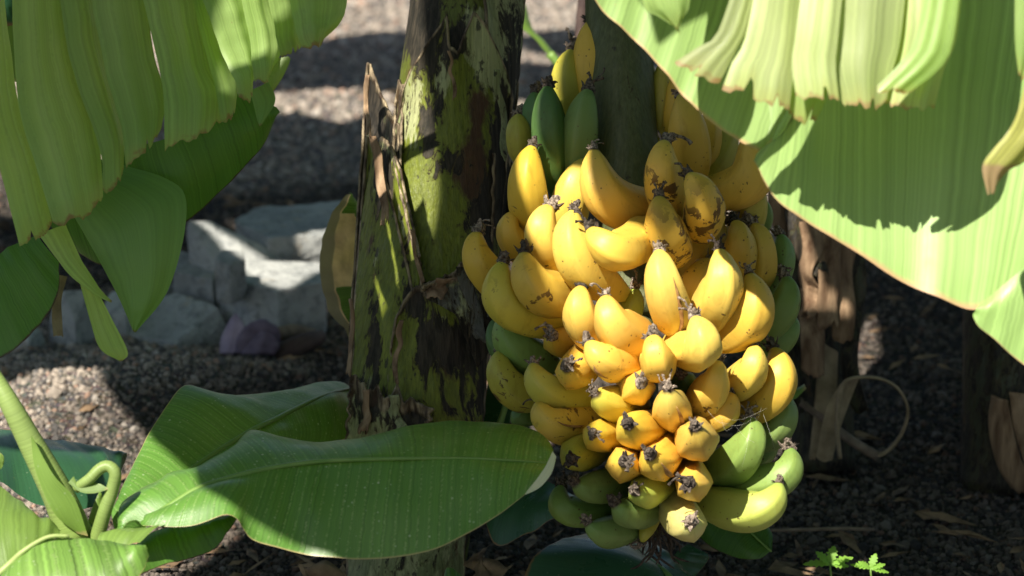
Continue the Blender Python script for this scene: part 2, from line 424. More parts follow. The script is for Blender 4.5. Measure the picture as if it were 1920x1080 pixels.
def parent_base(p):
    b = Vector((0, 0, 0))
    while p is not None:
        b = b + Vector(p.location)
        p = p.parent
    return b


def thing(name, label, cat, loc, group=None):
    o = bpy.data.objects.new(name, None)
    o.empty_display_size = 0.05
    COL.objects.link(o)
    o.location = loc
    o['label'] = label
    o['category'] = cat
    if group:
        o['group'] = group
    return o


def tag(o, label, cat, group=None):
    o['label'] = label
    o['category'] = cat
    if group:
        o['group'] = group
    return o


def catmull(pts, n):
    """smooth curve through the points, n samples at even arc length"""
    pts = [Vector(p) for p in pts]
    if len(pts) == 1:
        return [pts[0].copy() for _ in range(n)]
    q = [pts[0] * 2 - pts[1]] + pts + [pts[-1] * 2 - pts[-2]]
    dense = []
    for i in range(1, len(q) - 2):
        p0, p1, p2, p3 = q[i - 1], q[i], q[i + 1], q[i + 2]
        for k in range(16):
            t = k / 16
            dense.append(0.5 * ((2 * p1) + (p2 - p0) * t + (2 * p0 - 5 * p1 + 4 * p2 - p3) * t * t + (3 * p1 - p0 - 3 * p2 + p3) * t ** 3))
    dense.append(pts[-1].copy())
    acc = [0.0]
    for a, b in zip(dense, dense[1:]):
        acc.append(acc[-1] + (b - a).length)
    L = acc[-1] or 1e-9
    out, j = [], 0
    for i in range(n):
        s = L * i / (n - 1)
        while j < len(acc) - 2 and acc[j + 1] < s:
            j += 1
        t = (s - acc[j]) / max(acc[j + 1] - acc[j], 1e-9)
        out.append(dense[j].lerp(dense[j + 1], min(max(t, 0), 1)))
    return out


def px3(pts):
    return [P(*p) for p in pts]


def tube_data(path, radii, seg=10, flat=1.0, cap=True):
    n = len(path)
    verts, faces = [], []
    up = Vector((0.13, 0.31, 0.94))
    prev = None
    for i, p in enumerate(path):
        t = (path[min(i + 1, n - 1)] - path[max(i - 1, 0)]).normalized()
        if prev is None:
            a = t.cross(up)
            if a.length < 1e-3:
                a = t.cross(Vector((1, 0, 0)))
        else:
            a = prev - t * prev.dot(t)
        a.normalize()
        prev = a
        b = t.cross(a)
        for k in range(seg):
            th = 2 * math.pi * k / seg
            verts.append(p + a * (math.cos(th) * radii[i]) + b * (math.sin(th) * radii[i] * flat))
    for i in range(n - 1):
        for k in range(seg):
            k2 = (k + 1) % seg
            faces.append((i * seg + k, i * seg + k2, (i + 1) * seg + k2, (i + 1) * seg + k))
    if cap:
        faces.append(tuple(range(seg - 1, -1, -1)))
        faces.append(tuple((n - 1) * seg + k for k in range(seg)))
    return verts, faces


def tube(name, pts, r0, r1, mat, parent, n=24, seg=10, flat=1.0, uv=False, prof=None):
    path = catmull(pts, n)
    rad = [prof(i / (n - 1)) if prof else r0 + (r1 - r0) * i / (n - 1) for i in range(n)]
    v, f = tube_data(path, rad, seg, flat)
    uvs = None
    if uv:
        uvs = [((k // seg) / n * 0.5, (k % seg) / seg * 0.2) for k in range(len(v))]
    return link_mesh(name, v, f, mat, parent, uvs)


def sheet_grid(A, B, nu, nv, bulge=0.0, ripple=0.0, rfreq=5.0, seed=0, jag=0.0, ends=None):
    """loft between two edge curves: rows along the curves, columns across"""
    ca, cb = catmull(A, nu), catmull(B, nu)
    rows = []
    for i in range(nu):
        a, b = ca[i], cb[i]
        t = (ca[min(i + 1, nu - 1)] + cb[min(i + 1, nu - 1)] - ca[max(i - 1, 0)] - cb[max(i - 1, 0)])
        nrm = (b - a).cross(t)
        if nrm.length < 1e-9:
            nrm = -FWD
        nrm = nrm.normalized()
        if nrm.dot(FWD) > 0:
            nrm = -nrm
        wdt = (b - a).length
        row = []
        for j in range(nv):
            v = j / (nv - 1)
            p = a.lerp(b, v)
            off = bulge * math.sin(math.pi * v) * min(1.0, wdt / 0.03)
            if ripple:
                s = i / (nu - 1)
                off += ripple * (mnoise.noise(Vector((s * rfreq, v * 1.7, seed * 3.7))) + 0.5 * mnoise.noise(Vector((s * rfreq * 2.7, v * 2.0, seed * 5.1))))
            row.append(p + nrm * off)
        rows.append(row)
    return rows


def grid_mesh(rows):
    nu, nv = len(rows), len(rows[0])
    verts = [p for r in rows for p in r]
    faces = [(i * nv + j, i * nv + j + 1, (i + 1) * nv + j + 1, (i + 1) * nv + j) for i in range(nu - 1) for j in range(nv - 1)]
    return verts, faces


def strip(name, A, B, mat, parent, nu=26, nv=19, bulge=0.006, ripple=0.004, seed=0, tip=0.0, jag=0.006, pleat=0.0012):
    """torn leaf strip, veins run along it; ragged dry end"""
    wd = (Vector(P(*A[0])) - Vector(P(*B[0]))).length
    rows = sheet_grid(px3(A), px3(B), nu, nv, min(bulge, wd * 0.14), min(ripple, wd * 0.06), 3.0, seed)
    for i in range(nu):
        s_ = i / (nu - 1)
        t_ = (rows[min(i + 1, nu - 1)][nv // 2] - rows[max(i - 1, 0)][nv // 2])
        n_ = (rows[i][-1] - rows[i][0]).cross(t_)
        if n_.length < 1e-12:
            continue
        n_.normalize()
        if n_.dot(FWD) > 0:
            n_ = -n_
        for j in range(nv):
            v_ = j / (nv - 1)
            rows[i][j] = rows[i][j] + n_ * (pleat * min(1.0, wd / 0.06) * math.sin(v_ * 2 * math.pi * (1.5 + (seed % 3) * 0.5) + seed) * math.sin(math.pi * v_) ** 0.5)
    # ragged end
    nr = random.Random(seed * 17 + 3)
    notch = [(nr.uniform(0.12, 0.88), nr.uniform(0.5, 1.6) * jag) for _ in range(nr.choice((0, 1, 1, 2)))] if jag > 0.004 else []
    for j in range(nv):
        d = (rows[-1][j] - rows[-2][j]).normalized()
        x_ = j / (nv - 1) * wd * 100
        e = jag * (0.8 * mnoise.noise(Vector((x_ * 0.8, seed * 9.1, 0.3))) + 0.6 * mnoise.noise(Vector((x_ * 3.1, seed * 4.1, 6.3)))) + tip * math.sin(math.pi * j / (nv - 1)) - sum(dp for v0, dp in notch if abs(j / (nv - 1) - v0) < 0.03)
        for q in (1, 2, 3):
            rows[-q][j] = rows[-q][j] + d * e * (1 - (q - 1) * 0.3)
    v, f = grid_mesh(rows)
    L = sum((rows[i][nv // 2] - rows[i + 1][nv // 2]).length for i in range(nu - 1))
    uvs = []
    for i in range(nu):
        for j in range(nv):
            s = i / (nu - 1)
            edge = 1 - (1 - s) * L / 0.22
            uvs.append((j / (nv - 1) * max(wd, 0.02) + seed * 0.37, max(edge, 0.0)))
    return link_mesh(name, v, f, mat, parent, uvs)


def blade(name, A, mid, B, mat, parent, nu=60, nv=11, bulge=0.004, ripple=0.004, rfreq=6.0, seed=0, midw=0.0):
    """whole leaf blade: margin A, midrib, margin B; veins run from midrib to margin"""
    ra = sheet_grid(A, mid, nu, nv, bulge, ripple, rfreq, seed)
    rb = sheet_grid(mid, B, nu, nv, bulge, ripple, rfreq, seed + 2)
    rows = []
    cm = catmull(mid, nu)
    L = [0.0]
    for a, b in zip(cm, cm[1:]):
        L.append(L[-1] + (b - a).length)
    uvs = []
    for i in range(nu):
        row = ra[i][:-1] + [(ra[i][-1] + rb[i][0]) * 0.5] + rb[i][1:]
        rows.append(row)
        for j in range(2 * nv - 1):
            uvs.append((L[i] + abs(j - nv + 1) / (nv - 1) * 0.02 + seed * 1.3, (j - nv + 1) / (nv - 1)))
    v, f = grid_mesh(rows)
    return link_mesh(name, v, f, mat, parent, uvs), cm


def half_blade(name, A, B, mat, parent, nu=60, nv=20, bulge=0.0, ripple=0.004, rfreq=6.0, seed=0, attr=None):
    """half of a leaf: A is the margin, B lies towards the midrib"""
    rows = sheet_grid(A, B, nu, nv, bulge, ripple, rfreq, seed)
    L = [0.0]
    for a, b in zip(rows, rows[1:]):
        L.append(L[-1] + (b[0] - a[0]).length)
    uvs = [(L[i] + seed * 1.3, 1 - j / (nv - 1)) for i in range(nu) for j in range(nv)]
    v, f = grid_mesh(rows)
    at = None
    if attr:
        at = {'dry': [attr(i / (nu - 1), j / (nv - 1)) for i in range(nu) for j in range(nv)]}
    return link_mesh(name, v, f, mat, parent, uvs, at)


def Z(pts, s, ox, oy):
    """positions read from an enlarged view of the photograph, back to photograph pixels"""
    return [(ox + p[0] * s, oy + p[1] * s, p[2]) for p in pts]


# ------------------------------------------------------------------ ground
def build_ground():
    xs = np.concatenate([[-220, -90, -40, -18, -9, -5, -3.6], np.arange(-2.6, 2.6, 0.02), [3.6, 5, 9, 18, 40, 90, 220]])
    ys = np.concatenate([[-220, -90, -30, -10, -4, -1, 0.5, 1.4], np.arange(1.9, 7.6, 0.022), [8.2, 9.5, 12, 18, 30, 60, 120, 260]])
    nx, ny = len(xs), len(ys)
    v = np.zeros((ny, nx, 3))
    v[..., 0] = xs[None, :]
    v[..., 1] = ys[:, None]
    for i in range(ny):
        for j in range(nx):
            v[i, j, 2] = ground_h(xs[j], ys[i])
    idx = np.arange(nx * ny).reshape(ny, nx)
    f = np.stack([idx[:-1, :-1], idx[:-1, 1:], idx[1:, 1:], idx[1:, :-1]], -1).reshape(-1, 4)
    o = link_mesh('ground', v.reshape(-1, 3).tolist(), f.tolist(), M['ground'])
    o['kind'] = 'structure'
    o['label'] = 'dark volcanic soil under the banana plants'
    return o


def build_gravel(n=300000):
    y = 2.25 + (7.4 - 2.25) * RNG.random(n) ** 1.7
    x = (RNG.random(n) * 2 - 1) * (0.30 * y + 0.25)
    far = np.clip((y - 2.3) / 4.5, 0, 1)
    size = (0.0011 + 0.0027 * RNG.random(n) ** 2.8) * (1 + 1.0 * far)
    big = RNG.random(n) < 0.02
    size[big] *= 1.8
    z = np.array([ground_h(a, b) for a, b in zip(x, y)]) + size * 0.25
    me = bpy.data.meshes.new('gravel')
    me.vertices.add(n)
    me.vertices.foreach_set('co', np.stack([x, y, z], -1).astype(np.float32).ravel())
    a = me.attributes.new('stone_size', 'FLOAT_VECTOR', 'POINT')
    sc = size[:, None] * (0.7 + 0.7 * RNG.random((n, 3)))
    a.data.foreach_set('vector', sc.astype(np.float32).ravel())
    a = me.attributes.new('stone_turn', 'FLOAT_VECTOR', 'POINT')
    a.data.foreach_set('vector', (RNG.random((n, 3)) * 6.283).astype(np.float32).ravel())
    o = bpy.data.objects.new('gravel', me)
    COL.objects.link(o)
    o['kind'] = 'stuff'
    o['label'] = 'loose dark gravel scattered over the soil'
    o['category'] = 'gravel'
    ng = bpy.data.node_groups.new('scatter_gravel', 'GeometryNodeTree')
    ng.interface.new_socket('Geometry', in_out='INPUT', socket_type='NodeSocketGeometry')
    ng.interface.new_socket('Geometry', in_out='OUTPUT', socket_type='NodeSocketGeometry')
    N = ng.nodes.new
    gi, go = N('NodeGroupInput'), N('NodeGroupOutput')
    ico = N('GeometryNodeMeshIcoSphere')
    ico.inputs['Radius'].default_value = 1.0
    ico.inputs['Subdivisions'].default_value = 2
    nz = N('ShaderNodeTexNoise')
    nz.inputs['Scale'].default_value = 1.4
    sub = N('ShaderNodeVectorMath')
    sub.operation = 'SUBTRACT'
    sub.inputs[1].default_value = (0.5, 0.5, 0.5)
    scl = N('ShaderNodeVectorMath')
    scl.operation = 'SCALE'
    scl.inputs['Scale'].default_value = 1.2
    sp = N('GeometryNodeSetPosition')
    sm = N('GeometryNodeSetMaterial')
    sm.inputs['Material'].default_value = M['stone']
    inst = N('GeometryNodeInstanceOnPoints')
    na = N('GeometryNodeInputNamedAttribute')
    na.data_type = 'FLOAT_VECTOR'
    na.inputs[0].default_value = 'stone_size'
    nb = N('GeometryNodeInputNamedAttribute')
    nb.data_type = 'FLOAT_VECTOR'
    nb.inputs[0].default_value = 'stone_turn'
    eu = N('FunctionNodeEulerToRotation')
    lk = ng.links.new
    lk(nz.outputs['Color'], sub.inputs[0])
    lk(sub.outputs[0], scl.inputs[0])
    lk(ico.outputs['Mesh'], sp.inputs['Geometry'])
    lk(scl.outputs[0], sp.inputs['Offset'])
    lk(sp.outputs[0], sm.inputs['Geometry'])
    lk(gi.outputs[0], inst.inputs['Points'])
    lk(sm.outputs[0], inst.inputs['Instance'])
    lk(nb.outputs[0], eu.inputs[0])
    lk(eu.outputs[0], inst.inputs['Rotation'])
    lk(na.outputs[0], inst.inputs['Scale'])
    lk(inst.outputs[0], go.inputs[0])
    md = o.modifiers.new('scatter', 'NODES')
    md.node_group = ng
    me.materials.append(M['stone'])


build_ground()
build_gravel()

# ------------------------------------------------------------------ main banana plant: trunk and sheaths
TR = [(-40, 874, 236), (0, 874, 224), (200, 853, 214), (400, 822, 222), (600, 806, 240), (800, 786, 236), (1060, 764, 216), (1110, 758, 216)]
TRUNK_D = 2.62


def trunk_at(py):
    for (y0, x0, w0), (y1, x1, w1) in zip(TR, TR[1:]):
        if py <= y1:
            t = (py - y0) / (y1 - y0)
            return x0 + (x1 - x0) * t, (w0 + (w1 - w0) * t) / 2
    return TR[-1][1], TR[-1][2] / 2


plant_base = P(758, 1110, TRUNK_D)
plant_base.z = 0
plant = thing('banana_plant', 'thick mottled green and black banana trunk with peeling sheaths beside the fruit bunch', 'banana plant', plant_base)


def build_trunk():
    path, rad = [], []
    low = P(752, 1180, TRUNK_D)
    low.z = -0.05
    path.append(low)
    rad.append(0.075)
    for py in range(1100, -41, -30):
        cx, r = trunk_at(py)
        path.append(P(cx, py, TRUNK_D))
        rad.append(r * KPX * TRUNK_D * 0.97)
    d = (path[-1] - path[-4]).normalized()
    for k in range(1, 13):
        path.append(path[-1] + d * 0.09 + Vector((0.003 * k, 0.003, 0)))
        rad.append(rad[-1] * 0.965)
    v, f = tube_data(path, rad, 40, 1.0)
    out = []
    for p in v:
        q = Vector(p)
        nz = mnoise.noise(Vector((q.x * 14, q.y * 14, q.z * 6))) * 0.007
        out.append(q + Vector((q.x - path[0].x, 0, 0)).normalized() * nz if True else q)
    dry = [0.0] * len(out)
    link_mesh('trunk', out, f, M['trunk'], plant, attr=scars(out, dry))
    return path[-1]





ROT = [(790, 55, 35, 60, 1.0), (855, 85, 18, 22, 1.3), (942, 300, 20, 130, 1.2), (905, 410, 35, 70, 0.9), (805, 240, 14, 60, 0.7), (850, 300, 26, 34, 0.7), (915, 660, 22, 110, 1.2), (848, 650, 42, 50, 1.0),
       (795, 640, 16, 70, 0.6), (705, 640, 12, 90, 0.8), (720, 330, 22, 50, 0.7), (700, 170, 20, 70, 1.0), (765, 470, 10, 60, 0.5), (690, 760, 30, 40, 0.8), (775, 790, 30, 24, 0.7), (775, 565, 24, 24, 0.8), (860, 760, 60, 50, 0.35), (960, 100, 16, 80, 0.4)]
PALE = [(770, 200, 24, 80, 1.0), (830, 135, 18, 60, 1.1), (910, 110, 38, 90, 1.2), (885, 60, 20, 50, 1.0), (720, 300, 20, 70, 0.7), (830, 600, 40, 16, 0.6), (960, 120, 30, 110, 0.6), (890, 560, 30, 50, 0.7), (700, 770, 40, 50, 0.7)]
BRN = [(890, 250, 28, 90, 1.1), (905, 190, 40, 30, 0.5), (860, 330, 34, 34, 0.6), (845, 655, 36, 50, 0.7), (760, 770, 50, 40, 0.5), (790, 560, 40, 30, 0.6), (900, 340, 20, 50, 0.8)]


def layout(lst, x, y):
    return min(1.4, sum(a * math.exp(-(((x - cx) / rx) ** 2 + ((y - cy) / ry) ** 2)) for cx, cy, rx, ry, a in lst))


def screen(p):
    rel = Vector(p) - CPOS
    d = rel.dot(FWD)
    return 960 + rel.dot(RGT) / d / KPX, 540 - rel.dot(UPV) / d / KPX


def scars(verts, dry):
    xy = [screen(p) for p in verts]
    return {'dry': dry, 'rot': [layout(ROT, *q) for q in xy], 'pale': [layout(PALE, *q) for q in xy], 'brown': [layout(BRN, *q) for q in xy]}


def sheath(name, cols, mat, off=0.005, lift=0.0, jag=5.0, rim=0.10, seed=0, n_u=40, n_v=44, thick=0.0025, side_rim=0.04, drybase=0.0, wr=0.0, curl=0.007):
    """sheath wrapped on the trunk; cols = (x_top, y_top, x_bottom, y_bottom) across"""
    rows, dry = [], []
    m = len(cols)
    for j in range(n_v + 1):
        t = j / n_v
        row = []
        for i in range(n_u + 1):
            s = i / n_u * (m - 1)
            a = min(int(s), m - 2)
            fr = s - a
            c = [cols[a][q] * (1 - fr) + cols[a + 1][q] * fr for q in range(4)]
            jj = jag * (mnoise.noise(Vector((i * 0.45, seed * 7.3, 0))) + 0.6 * mnoise.noise(Vector((i * 1.7, seed * 3.1, 5))))
            x = c[0] + (c[2] - c[0]) * t
            y = c[1] + (c[3] - c[1]) * t + jj * (1 - t)
            ex = jag * 0.5 * mnoise.noise(Vector((t * 9, seed * 2.2, 3 if i < n_u / 2 else 8)))
            w_edge = max(0.0, 1 - min(i, n_u - i) / (n_u * 0.12))
            x += ex * w_edge
            cx, r = trunk_at(min(max(y, -40), 1100))
            R = r * KPX * TRUNK_D + off
            dx = (x - cx) * KPX * TRUNK_D
            dd = math.sqrt(max(R * R - dx * dx, 0)) if abs(dx) < R else -(abs(dx) - R) * 1.2
            up = lift * max(0.0, 1 - t * 3.0) ** 2 + curl * w_edge ** 2
            up += 0.004 * mnoise.noise(Vector((x * 0.018, y * 0.006, seed * 1.7)))
            wrn = wr * (mnoise.noise(Vector((x * 0.02, y * 0.012, seed))) + 0.5 * mnoise.noise(Vector((x * 0.06, y * 0.03, seed + 4))))
            row.append(P(x, y, TRUNK_D - dd - up - wrn))
            top = max(0.0, 1 - t / rim) if rim else 0
            sd = max(0.0, 1 - min(i, n_u - i) / n_u / side_rim) if side_rim else 0
            dry.append(min(1.0, max(top, sd) + drybase))
        rows.append(row)
    v, f = grid_mesh(rows)
    o = link_mesh(name, v, f, mat, plant, attr=scars(v, dry))
    md = o.modifiers.new('thickness', 'SOLIDIFY')
    md.thickness = thick
    md.offset = 0.0
    return o


CROWN = build_trunk()
sheath('leaf_sheath', [(752, 175, 690, 545), (765, 140, 720, 548), (800, 80, 750, 548), (838, 24, 780, 545), (842, 85, 790, 540), (858, 98, 810, 535), (872, 60, 830, 530), (890, 16, 850, 525),
                       (915, 55, 880, 520), (940, 105, 905, 510), (958, 160, 925, 500), (962, 185, 935, 480)], M['sheath'], 0.008, 0.010, 5, 0.05, 1)
sheath('leaf_sheath', [(686, 255, 652, 800), (700, 268, 670, 805), (718, 255, 690, 805), (735, 275, 710, 800), (752, 320, 735, 770), (762, 370, 760, 720), (776, 430, 785, 640), (786, 480, 795, 560)], M['sheath'], 0.017, 0.010, 6, 0.05, 3, side_rim=0.07, curl=0.010)
sheath('dry_sheath', [(689, 118, 655, 640), (695, 122, 668, 560), (700, 135, 690, 480), (718, 185, 715, 420), (735, 215, 735, 380), (748, 235, 748, 340)], M['sheath_dark'], 0.009, 0.004, 4, 0.15, 4, side_rim=0.12, wr=0.003)
sheath('dry_sheath', [(706, 262, 775, 550), (722, 262, 783, 548), (738, 300, 795, 545)], M['sheath_pale'], 0.017, 0.004, 4, 0.5, 5, n_u=10, side_rim=0.3, drybase=0.6, wr=0.004)
sheath('leaf_sheath', [(735, 650, 720, 800), (742, 595, 735, 805), (765, 545, 770, 808), (800, 530, 800, 808), (835, 522, 835, 808), (870, 505, 860, 808), (900, 495, 885, 800), (928, 500, 905, 790)], M['sheath'], 0.021, 0.010, 7, 0.12, 6, side_rim=0.06, curl=-0.004, wr=0.003)
sheath('dry_sheath', [(790, 540, 800, 560), (820, 525, 830, 575), (850, 512, 855, 590), (872, 480, 880, 650), (890, 462, 895, 690), (910, 470, 915, 660), (930, 480, 930, 620)], M['sheath_grey'], 0.028, 0.008, 10, 0.3, 7, drybase=0.35, wr=0.006)
sheath('dry_sheath', [(656, 715, 648, 835), (672, 700, 665, 835), (690, 735, 690, 835), (705, 725, 705, 838), (722, 745, 720, 838), (745, 725, 740, 838), (760, 750, 758, 838), (785, 755, 780, 830), (808, 772, 800, 820)], M['sheath_pale'], 0.030, 0.006, 16, 0.4, 8, drybase=0.3, wr=0.007)
sheath('dry_sheath', [(926, 285, 922, 480), (938, 300, 935, 490), (950, 290, 950, 480), (962, 310, 956, 440)], M['sheath_grey'], 0.006, 0.0, 8, 0.2, 9, n_u=14, wr=0.006)
sheath('dry_sheath', [(742, 190, 735, 330), (748, 150, 742, 340), (756, 160, 750, 330)], M['sheath_dark'], 0.010, 0.0, 6, 0.3, 10, n_u=10, wr=0.003)
sheath('leaf_sheath', [(905, -60, 925, 260), (935, -60, 945, 265), (965, -60, 958, 260), (990, -60, 965, 230)], M['sheath_pale'], 0.002, 0.0, 3, 0.01, 11, n_u=14, side_rim=0.05)
sheath('leaf_sheath', [(655, 900, 650, 1120), (700, 890, 695, 1120), (745, 900, 745, 1120), (800, 905, 790, 1120), (840, 900, 835, 1120), (880, 890, 868, 1120)], M['sheath_pale'], 0.006, 0.0, 4, 0.05, 12, side_rim=0.05)

# papery strips peeling off the trunk
PEEL = [((868, 500), (905, 640), 26, 'sheath_grey'), ((700, 255), (726, 420), 18, 'dry_sheath'), ((752, 600), (742, 712), 12, 'dry_sheath'), ((905, 470), (925, 600), 18, 'sheath_grey'), ((835, 520), (812, 560), 40, 'dry_sheath'),
        ((690, 730), (684, 820), 20, 'dry_sheath'), ((735, 740), (752, 815), 24, 'sheath_pale'), ((775, 430), (792, 535), 9, 'dry_sheath'), ((930, 130), (948, 300), 14, 'sheath_pale'), ((845, 95), (852, 190), 8, 'dry_sheath'),
        ((690, 140), (688, 250), 10, 'dry_sheath'), ((660, 560), (655, 700), 8, 'dry_sheath')]
for q, ((x0, y0), (x1, y1), w, m) in enumerate(PEEL):
    A, B = [], []
    pr_ = random.Random(q + 40)
    for t in range(6):
        x, y = x0 + (x1 - x0) * t / 5 + pr_.uniform(-4, 4), y0 + (y1 - y0) * t / 5
        cx, r = trunk_at(y)
        for lst, dx in ((A, -w * 0.5 * pr_.uniform(.5, 1.1)), (B, w * 0.5 * pr_.uniform(.5, 1.1))):
            R = r * KPX * TRUNK_D + 0.030 + 0.012 * abs(t - 2.5) / 2.5
            o_ = (x + dx - cx) * KPX * TRUNK_D
            lst.append((x + dx, y, TRUNK_D - math.sqrt(max(R * R - o_ * o_, 0.0004))))
    o = strip('peeling_strip', A, B, M[m], plant, 22, 9, 0.010, 0.006, 400 + q, jag=0.012)
    md = o.modifiers.new('thickness', 'SOLIDIFY')
    md.thickness = 0.0012

# ------------------------------------------------------------------ banana bunch
D0 = 2.45
bunch_base = P(1190, 540, D0)
bunch = thing('banana_bunch', 'hanging bunch of ripe yellow and green bananas with dried flower tips', 'banana bunch', bunch_base)

